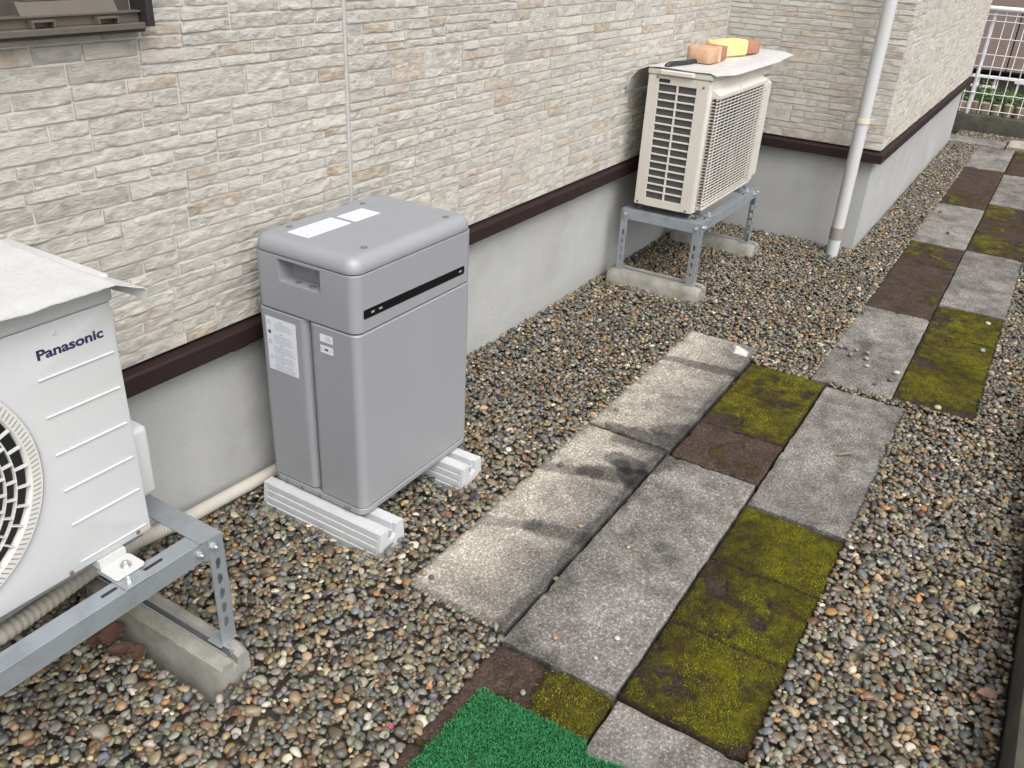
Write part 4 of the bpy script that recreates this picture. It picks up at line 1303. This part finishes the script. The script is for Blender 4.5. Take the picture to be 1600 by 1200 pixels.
for x in [ux0 + .012, ux0 + .028] + [ux0 + .02 + .0505 * k for k in range(1, 13)]:
    b = MB(); b.tube([(x, gy + .003 + (.008 if x < ux0 + .02 else 0), uz0 - .002), (x, gy + .003 + (.008 if x < ux0 + .02 else 0), uz1)], .0028 if x < ux0 + .03 else .0014, 6); b.make('grille_upright', M['beige_plastic'], fa, 60)
b = MB(); b.prism([(qy0 - .0005, uz1 + .032), (gy - .004, uz1 + .012), (gy - .004, uz1), (qy0 - .0005, uz1)], 0, ux0 - .012, ux1 + .004); fix_normals(b.make('grille_hood', M['beige_plastic'], fa))
b = MB(); b.box((ux0 - .01, gy, uz0 - .012), (ux1 + .003, qy0 - .0005, uz0 - .003), .002); b.make('grille_sill', M['beige_plastic'], fa)
b = MB(); b.prism([(qy0 - .0005, uz1 - .005), (qy0 - .016, uz1 - .018), (qy0 - .016, uz0 + .004), (qy0 - .0005, uz0 - .004)], 0, ux1 + .010, qx1 - .006); fix_normals(b.make('service_panel', M['beige_paint'], fa))
V, F = text_mesh('Panasonic', .0235, .0008)
sx = .116 / (V[:, 0].max() - V[:, 0].min())
b = MB(); b.add(np.stack([ux1 + .022 + (V[:, 0] - V[:, 0].min()) * sx, np.full(len(V), qy0 - .0006), .906 + V[:, 1]], -1), F); b.make('lettering', M['greyprint'], fa)
b = MB(); b.disc(((ux0 + ux1) / 2 - .05, gy + .004, uz1 + .022), (0, -1, .6), .004, .003, 10); b.make('screw', M['beige_plastic'], fa)
for x in (3.80, 4.345):
    b = MB(); b.stack(x - .03, x + .03, qy0 - .052, qy0 + .0, .010, [(.3612, .001), (.362, 0), (.365, 0), (.366, .001)]); b.box((x - .026, qy0, .3615), (x + .026, qy0 + .2, .391)); ft = b.make('foot', M['galv'], fa, 35)
    bolt((x, qy0 - .028, .366), (0, 0, 1), ft, .009)
b = MB(); b.box((qx0 + .03, qy0 + .03, .366), (qx1 - .02, qy1 - .03, .3915)); b.make('base_pan', M['dark'], fa)

def f_far(S, T):
    x = 3.640 + S * 1.0
    prof_y = np.array([1.222, 1.262, 1.33, 1.42, 1.50, 1.555, 1.600, 1.630, 1.648]); prof_z = np.array([.982, .993, .9945, .996, .9975, .994, .976, .938, .880])
    u = np.linspace(0, 1, 9)
    y = np.interp(T, u, prof_y); z = np.interp(T, u, prof_z)
    z = z + .003 * (fbm(x * 9, y * 9, 21) - .5) * sstep(.0, .1, T)
    z = z + sstep(.80, 1.0, S) * .018 * (1 - T) + sstep(.35, 0., T) * (.010 * sstep(.2, .0, S) - .004)
    y = y - sstep(.85, 1., S) * .015 * (1 - T) + sstep(.25, 0, S) * .02 * sstep(.3, 0., T)
    return np.stack([x, y, z], -1)
sheet('cover_sheet', f_far, 60, 60, .002, M['steel_sheet'], 'silver sheet weighted with bricks over the far air conditioner', 'cover sheet')

def m_brick(name, col, col2):
    t = NT(name); n1 = t.noise(60, 5, .65); n2 = t.noise(300, 3)
    return t.done(t.mix(t.rng(n1, .35, .68), col, col2), .85, 0, t.bump(n2, .5, .002))
M['tanbrick'] = m_brick('tan_orange_wrap', (.44, .25, .15), (.50, .34, .23))
M['redbrick'] = m_brick('red_brick', (.33, .135, .08), (.38, .20, .14))
M['yellow'] = m_brick('yellow_wrap', (.60, .46, .17), (.64, .53, .28))

zc_ = .9985
br = thing('brick', (4.03, 1.40, zc_), 'red brick with one end wrapped in tan tape, nearest on the cover sheet', 'brick', 'bricks on the far cover sheet')
b = MB(); b.box((-.105, -.05, 0), (.105, .05, .060), .004)
o = b.make('brick_body', M['redbrick'], br, 40, origin=(0, 0, 0)); o.location = (0, 0, 0)
b = MB(); b.stack(-.118, -.012, -.057, .057, .030, [(.001, .004), (.006, 0), (.058, 0), (.066, .006)], 6)
o = b.make('tape_wrap', M['tanbrick'], br, 40, origin=(0, 0, 0)); o.location = (0, 0, 0)
b = MB(); b.stack(-.013, .010, -.056, .056, .004, [(.001, .0), (.062, 0), (.064, .002)], 3)
o = b.make('tape_flap', simple('pale_tape', (.62, .40, .27), .55), br, 40, origin=(0, 0, 0)); o.location = (0, 0, 0)
br.rotation_euler = (0, 0, .02); br.location = (4.005, 1.428, zc_); br.scale = (1.08, 1.08, 1.0)
b = MB(); b.stack(-.115, .115, -.052, .052, .045, [(.0, .006), (.006, 0), (.056, 0), (.064, .005), (.067, .014)], 8); b.box((-.08, -.028, .0665), (.08, .028, .0690), .002)
o = b.make('brick', M['yellow'], None, 40, origin=(0, 0, 0)); o.location = (4.285, 1.438, zc_); o.scale = (1.12, 1.05, 1.05); o.rotation_euler = (0, 0, -.28)
tag(o, 'rounded brick wrapped in yellow plastic in the middle of the cover sheet', 'brick', 'bricks on the far cover sheet')
b = MB(); b.box((-.055, -.05, 0), (.055, .05, .058), .006)
o = b.make('brick', M['redbrick'], None, 40, origin=(0, 0, 0)); o.location = (4.455, 1.40, zc_ + .003); o.rotation_euler = (0, 0, -.2)
tag(o, 'orange red brick at the far end of the cover sheet behind the yellow one', 'brick', 'bricks on the far cover sheet')
b = MB(); b.tube(smooth_path([(3.660, 1.480, .9985), (3.675, 1.472, 1.008), (3.72, 1.462, 1.008), (3.80, 1.445, 1.006), (3.905, 1.435, 1.005)], 6), .011, 10)
o = b.make('strap', simple('black_rubber_strap', (.018, .018, .02), .5), None, 50); tag(o, 'black rubber strap end tucked under the tan taped brick', 'strap')

# ------------------------------------------------------------------ artificial turf mat
mat_root = thing('turf_mat', (.98, .56, .002), 'bright green artificial turf mat lying on the nearest pavers', 'mat')
def m_turf():
    t = NT('green_turf_fibre'); a = t.attr('col')
    t.b.inputs['Transmission Weight'].default_value = 0
    return t.done(a, .45, 0, None, .4)
M['turf'] = m_turf()
mpoly = [(.55, .735), (1.155, .718), (1.165, .462), (1.132, .440), (1.150, .37), (1.14, .10), (.55, .10)]
b = MB(); b.prism(mpoly, 2, .004, .010); fix_normals(b.make('backing', simple('dark_green_backing', (.006, .05, .018), .8), mat_root))
def inside(x, y):
    c = np.zeros_like(x, bool); n_ = len(mpoly)
    for i in range(n_):
        (xa, ya), (xb, yb) = mpoly[i], mpoly[(i + 1) % n_]
        cr = (ya > y) != (yb > y)
        c ^= cr & (x < (xb - xa) * (y - ya) / (yb - ya + 1e-12) + xa)
    return c
NB = 60000
bxs, bys = rng.uniform(.56, 1.168, NB), rng.uniform(.12, .735, NB)
k = inside(bxs, bys) & (bxs > .80)
bxs, bys = bxs[k], bys[k]; nb = len(bxs)
th = rng.uniform(0, 2 * PI, nb); hgt = rng.uniform(.0055, .0105, nb); ln = rng.uniform(.002, .0075, nb); wd = rng.uniform(.0006, .0011, nb); curl = rng.uniform(-1.4, 1.4, nb)
segs = 4
V = np.zeros((nb, segs + 1, 2, 3))
for s in range(segs + 1):
    t = s / segs
    a = th + curl * t
    cx = bxs + np.cos(a) * ln * t ** 1.3; cy = bys + np.sin(a) * ln * t ** 1.3
    cz = .010 + hgt * np.sin(t * 1.9) / np.sin(1.57) * .95
    w_ = wd * (1 - .6 * t)
    for q, sg in enumerate((-1, 1)):
        V[:, s, q] = np.stack([cx - np.sin(a) * w_ * sg, cy + np.cos(a) * w_ * sg, cz], -1)
ix = np.arange(nb * (segs + 1) * 2).reshape(nb, segs + 1, 2)
F = np.stack([ix[:, :-1, 0], ix[:, :-1, 1], ix[:, 1:, 1], ix[:, 1:, 0]], -1).reshape(-1, 4)
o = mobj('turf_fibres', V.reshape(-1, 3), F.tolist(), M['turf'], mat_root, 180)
o['kind'] = 'stuff'
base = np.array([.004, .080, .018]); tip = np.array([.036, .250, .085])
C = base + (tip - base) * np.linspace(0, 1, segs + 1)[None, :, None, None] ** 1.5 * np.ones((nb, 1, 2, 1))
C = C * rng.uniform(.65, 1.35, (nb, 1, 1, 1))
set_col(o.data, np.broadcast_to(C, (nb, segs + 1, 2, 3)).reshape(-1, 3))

# ------------------------------------------------------------------ kerbs
def kerb(name, a, b, label, mat):
    bm_ = MB(); bm_.box(a, b, .008, 2)
    o = bm_.make(name, mat, None, 35); tag(o, label, 'kerb'); return o
kerb('concrete_kerb', (-1.0, -.42, -.06), (9.30, -.285, .118), 'dark stained concrete kerb along the right edge of the gravel', M['conc_dark'])
kerb('concrete_kerb', (9.302, -.60, -.06), (9.43, 3.0, .150), 'low dark concrete kerb under the white wire fence', M['conc_dark'])

# ------------------------------------------------------------------ wire fence
fx = 9.365
fence = thing('wire_fence', (fx, .4, .15), 'white wire mesh fence with round top rail on the far kerb', 'fence')
b = MB(); b.tube([(fx - .01, -.60, 1.055), (fx - .01, 2.9, 1.055)], .021, 16); b.make('top_rail', M['wire'], fence, 50)
for y in (.742, 2.7, -.55):
    b = MB(); b.tube([(fx + .02, y, .145), (fx + .02, y, 1.04)], .0145, 14); ps = b.make('post', M['wire'], fence, 50)
    for z in (.965, .335):
        b = MB(); b.disc((fx + .004, y, z), (-1, 0, 0), .014, .014, 10, .003); b.make('clip', M['bright_metal'], ps, 40)
for z in (1.005, .953, .811, .674, .574, .478, .341, .196):
    off = -.03 if z == .574 else 0
    b = MB(); b.tube([(fx - .012 + off, -.58, z), (fx - .012 + off, 2.85, z)], .0042, 6); b.make('horizontal_wire', M['wire'], fence, 60)
for k in range(-12, 30):
    y = .7225 + .083 * k
    if -.57 < y < 2.85:
        b = MB(); b.tube([(fx - .005, y, .165), (fx - .005, y, .47), (fx - .034, y, .574), (fx - .005, y, .68), (fx - .005, y, 1.035)], .0040, 6); b.make('upright_wire', M['wire'], fence, 60)

# ------------------------------------------------------------------ beyond the fence
def m_log():
    t = NT('log_edging'); n_ = t.noise(40, 4, .6, t.stretch(t.coord('World'), (1, 1, .2)))
    return t.done(t.mix(t.rng(n_, .3, .7), (.10, .075, .045), (.19, .15, .10)), .85, 0, t.bump(n_, .5, .004))
M['log'] = m_log(); M['logtop'] = simple('cut_log_end', (.44, .36, .25), .8, 0, .15, 50)
edg = thing('log_edging', (9.80, .5, -.03), 'row of short upright log stakes edging a planting bed behind the fence', 'edging')
for k in range(12):
    y = 1.035 - .1015 * k
    hgt_ = .20 + .008 * math.sin(k * 2.3)
    b = MB(); b.tube([(9.80, y, -.034), (9.80, y, hgt_ - .006), (9.80, y, hgt_)], [.046, .046, .042], 14); lg = b.make('log', M['log'], edg, 40)
    b = MB(); b.disc((9.80, y, hgt_), (0, 0, 1), .040, .0015, 14); b.make('log_end', M['logtop'], lg, 40)

def m_leaf(name, a, b_):
    t = NT(name); c = t.attr('col')
    return t.done(c, .5, 0, None, .3)
M['leaf'] = m_leaf('garden_leaf', None, None)
def plant(x, y, h, spread, n_, seed, label):
    r = np.random.default_rng(seed)
    root = thing('garden_plant', (x, y, -.034), label, 'plant', 'plants behind the fence')
    st = MB()
    V, F, C = [], [], []
    for s in range(9):
        th = r.uniform(0, 2 * PI); sp_r = r.uniform(.2, 1.) * spread; hh = h * r.uniform(.65, 1.)
        tip = np.array([x + math.cos(th) * sp_r, y + math.sin(th) * sp_r, -.03 + hh])
        bs = np.array([x + math.cos(th) * .03, y + math.sin(th) * .03, -.034])
        mid = (tip + bs) / 2 + np.array([0, 0, .12 * hh])
        pts = smooth_path([bs, mid, tip], 4)
        st.tube(pts, [.004] * len(pts), 5)
        for q in range(n_ // 9):
            t = r.uniform(.3, 1.0)
            p = np.array(pts[int(t * (len(pts) - 1))]) + r.normal(0, .02, 3)
            d = r.normal(size=3); d[2] = abs(d[2]) * .5; d /= np.linalg.norm(d)
            sd_ = np.cross(d, [0, 0, 1]); sd_ /= np.linalg.norm(sd_) + 1e-6
            L = r.uniform(.035, .075); W_ = L * .3
            i0 = len(V)
            V += [p, p + d * L * .45 + sd_ * W_ - [0, 0, .003], p + d * L - [0, 0, L * .25], p + d * L * .45 - sd_ * W_ - [0, 0, .003], p + d * L * .45 + [0, 0, .004]]
            F += [(i0, i0 + 1, i0 + 4), (i0 + 1, i0 + 2, i0 + 4), (i0 + 2, i0 + 3, i0 + 4), (i0 + 3, i0, i0 + 4)]
            c = np.array([.075, .17, .035]) * r.uniform(.5, 1.5); C += [c] * 5
    st.make('stems', simple('green_stem', (.10, .14, .05), .6), root, 60)
    o = mobj('foliage', V, F, M['leaf'], root); set_col(o.data, np.array(C))
plant(9.98, .93, .42, .13, 150, 1, 'leafy green plant nearest the house end behind the fence')
plant(10.00, .66, .40, .14, 170, 2, 'leafy green plant behind the log edging left of the white rack')
plant(10.02, .42, .38, .15, 170, 3, 'leafy green plant in front of the brown wall at the right edge')
plant(10.0, .12, .36, .14, 120, 4, 'leafy green plant farthest right behind the fence')
rack = thing('garden_rack', (10.25, .6, -.034), 'white plastic rack standing among the plants behind the fence', 'rack')
for y in (.80, .65, .44, .24):
    b = MB(); b.tube([(10.25, y, -.034), (10.235, y - .02, .40)], .012, 8); b.make('leg', M['whiteplastic'], rack, 50)
for z, y0_, y1_ in ((.395, .85, .22), (.37, .46, .22), (.30, .84, .60)):
    b = MB(); b.box((10.20, y0_, z - .012), (10.26, y1_, z + .010), .004); b.make('slat', M['whiteplastic'], rack)
# brown wall of the neighbouring house
nb_ = thing('neighbour_house', (11.6, .8, -.034), 'brown clad wall of the neighbouring house beyond the fence', 'house')
M['clad'] = simple('brown_cladding', (.25, .19, .17), .7, 0, .15, 3, .2, 60)
b = MB(); b.box((11.25, -6, -.06), (11.9, 7, .30)); b.make('base', M['conc_dark'], nb_)
b = MB(); b.box((11.21, -6, .335), (11.9, 7, 5.5)); b.make('wall_backing', M['dark'], nb_)
for k in range(26):
    y = -4 + .42 * k
    b = MB(); b.box((11.165, y + .006, .36), (11.208, y + .414, 5.5), .004); b.make('cladding_board', M['clad'], nb_)

# ------------------------------------------------------------------ loose bits on the ground
def slab_top(px, py):
    return on_plane(px, py, 2, .004)
def loose_pebble(px, py, size, col, label, seed):
    p = slab_top(px, py)
    r = np.random.default_rng(seed)
    bm = bmesh.new(); bmesh.ops.create_icosphere(bm, subdivisions=2, radius=1)
    nn = r.normal(size=(6, 3)); nn /= np.linalg.norm(nn, axis=1, keepdims=True); dd = r.uniform(.65, .95, 6)
    B = np.array([v.co[:] for v in bm.verts])
    s = (1 + (np.clip(B @ nn.T / dd, 0, None) ** 9).sum(1)) ** (-1 / 9.)
    B = B * s[:, None] * np.array([size, size * r.uniform(.65, .9), size * r.uniform(.5, .7)])
    a = r.uniform(0, PI); B = np.stack([B[:, 0] * math.cos(a) - B[:, 1] * math.sin(a), B[:, 0] * math.sin(a) + B[:, 1] * math.cos(a), B[:, 2] - B[:, 2].min()], -1)
    F = [tuple(v.index for v in f.verts) for f in bm.faces]; bm.free()
    o = mobj('pebble', B + p + [0, 0, -.001], F, M['gravel'], None, 180)
    set_col(o.data, np.tile(np.array(col), (len(B), 1)) * r.uniform(.9, 1.1))
    tag(o, label, 'pebble', 'loose pebbles on the pavers')
GY, DK, TN, WH, OL, RD = (.2, .2, .2), (.07, .075, .085), (.36, .24, .13), (.5, .48, .44), (.16, .15, .10), (.15, .075, .06)
for i, (x, y, s, c, lab) in enumerate([
    (876, 727, .0105, DK, 'dark blue-grey pebble on the stained pale paver beside the battery'),
    (942, 668, .011, OL, 'olive pebble at the joint between the two pale pavers'),
    (963, 641, .010, OL, 'round olive pebble on the farther pale paver'),
    (907, 823, .009, TN, 'tan stone chip in the middle of the nearer pale paver'),
    (663, 897, .009, TN, 'tan pebble at the near corner of the pale paver'),
    (674, 903, .009, DK, 'black pebble at the near corner of the pale paver'),
    (676, 911, .008, (.4, .3, .26), 'pinkish pebble beside the black pebble at the pale paver corner'),
    (982, 856, .007, (.4, .33, .17), 'small yellowish chip on the long grey paver'),
    (868, 906, .009, OL, 'olive grey pebble lying on the joint between pale and grey pavers'),
    (868, 998, .008, (.36, .2, .12), 'orange pebble near the front end of the long grey paver'),
    (964, 998, .008, WH, 'white pebble near the front end of the long grey paver'),
    (930, 1029, .007, (.38, .36, .32), 'pale chip at the front end of the long grey paver'),
    (817, 1084, .009, GY, 'grey pebble on the brown paver beside the green mat'),
    (1312, 543, .012, GY, 'grey pebble at the left edge of the far grey paver with pebbles'),
    (1322, 545, .012, RD, 'dark red pebble on the far grey paver with pebbles'),
    (1338, 548, .011, GY, 'small grey pebble beside the dark red one on the far grey paver'),
    (1329, 556, .014, OL, 'large olive pebble below the dark red one on the far grey paver'),
    (1355, 553, .014, (.22, .19, .14), 'brown grey pebble in the middle of the far grey paver'),
    (1353, 562, .012, (.34, .29, .2), 'cream pebble below the brown grey one on the far grey paver'),
    (1354, 573, .012, (.3, .3, .3), 'light grey pebble lowest of the cluster on the far grey paver'),
    (1400, 585, .014, WH, 'white pebble at the right edge of the far grey paver'),
    (1391, 595, .012, RD, 'dark brown pebble beside the white one on the far grey paver'),
    (1367, 601, .013, DK, 'black pebble at the near end of the far grey paver'),
    (1348, 490, .012, DK, 'dark pebble at the far left corner of the far grey paver'),
    (1543, 507, .014, WH, 'white pebble on the far end of the mossy right-hand paver'),
    (1534, 550, .016, (.2, .24, .25), 'blue-grey pebble in the middle of the mossy right-hand paver'),
    (1464, 640, .015, (.42, .37, .29), 'cream pebble at the near end of the mossy right-hand paver'),
    (1481, 365, .014, DK, 'dark pebble on the square grey paver near the house corner'),
    (1469, 332, .013, RD, 'reddish pebble at the far end of the grey paver near the house corner'),
    (1320, 711, .006, (.16, .12, .09), 'tiny brown chip on the grey paver beside the moss'),
]):
    loose_pebble(x, y, s, c, lab, 300 + i)
# twig on the grey paver
a, b_ = slab_top(1308, 713), slab_top(1334, 710)
t = MB(); t.tube(smooth_path([a + [0, 0, .005], (a + b_) / 2 + [0, 0, .008], b_ + [0, 0, .005]], 4), [.003, .0045, .005, .005, .0055, .005, .005, .004, .002], 8)
tag(t.make('twig', simple('brown_twig', (.17, .13, .09), .8), None, 50), 'short brown twig on the grey paver left of the gravel', 'twig')

def dead_leaf(px, py, L, rot, col, label, seed, z=.012, curl=.5):
    p = on_plane(px, py, 2, z)
    r = np.random.default_rng(seed)
    nu, nv = 9, 5
    S, T_ = np.meshgrid(np.linspace(0, 1, nu), np.linspace(-1, 1, nv), indexing='ij')
    wid = .36 * np.sin(PI * S ** .8) ** .8 + .01
    jag = 1 + .22 * np.sin(S * 26 + seed)
    X = (S - .5) * L; Y = T_ * wid * L * jag
    Z = curl * L * (.35 * T_ ** 2 * wid * 2 + .30 * (S - .5) ** 2) + .05 * L * fbm(S * 5, T_ * 3, seed)
    ca, sa = math.cos(rot), math.sin(rot)
    V = np.stack([p[0] + X * ca - Y * sa, p[1] + X * sa + Y * ca, p[2] + Z], -1).reshape(-1, 3)
    ix = np.arange(nu * nv).reshape(nu, nv)
    A = np.stack([ix[:-1, :-1], ix[1:, :-1], ix[1:, 1:], ix[:-1, 1:]], -1).reshape(-1, 4)
    o = mobj('dead_leaf', V, A.tolist(), simple('dead_leaf_%d' % seed, col, .7, 0, .3, 60), None, 180)
    sm = o.modifiers.new('thickness', 'SOLIDIFY'); sm.thickness = .0006
    tag(o, label, 'leaf', 'dead leaves on the gravel')
dead_leaf(176, 992, .075, .7, (.115, .058, .036), 'large brown dead leaf beside the near concrete block', 1, .052, .7)
dead_leaf(190, 1020, .06, 2.2, (.085, .042, .028), 'dark brown dead leaf below the large one', 2, .050, .8)
dead_leaf(214, 1022, .055, 1.2, (.10, .052, .034), 'curled brown dead leaf against the near concrete block', 3, .050, .9)
dead_leaf(152, 1000, .05, .2, (.10, .05, .035), 'small dark dead leaf left of the large one', 4, .046, .5)
dead_leaf(756, 611, .045, 1.0, (.15, .05, .035), 'red brown leaf on gravel beside the battery, nearer the wall', 5, .010, .4)
dead_leaf(769, 686, .036, .3, (.27, .06, .03), 'bright red leaf on gravel near the far resin block', 6, .012, .5)
dead_leaf(152, 1165, .04, .9, (.36, .19, .10), 'orange brown leaf fragment at the lower left', 7, .010, .5)
dead_leaf(1542, 1086, .045, 1.9, (.24, .14, .10), 'pinkish brown leaf on gravel beside the right kerb', 8, .012, .6)
dead_leaf(611, 1135, .014, .3, (.36, .05, .16), 'tiny bright pink petal on the gravel left of the mat', 9, .008, .4)
a, b_ = on_plane(62, 1048, 2, .02), on_plane(92, 1000, 2, .03)
t = MB(); t.tube(smooth_path([a, (a + b_) / 2 + [0, 0, .006], b_], 4), .0022, 6)
tag(t.make('straw', simple('dry_straw', (.36, .30, .21), .8), None, 50), 'dry straw stalk on the gravel under the near stand', 'straw')
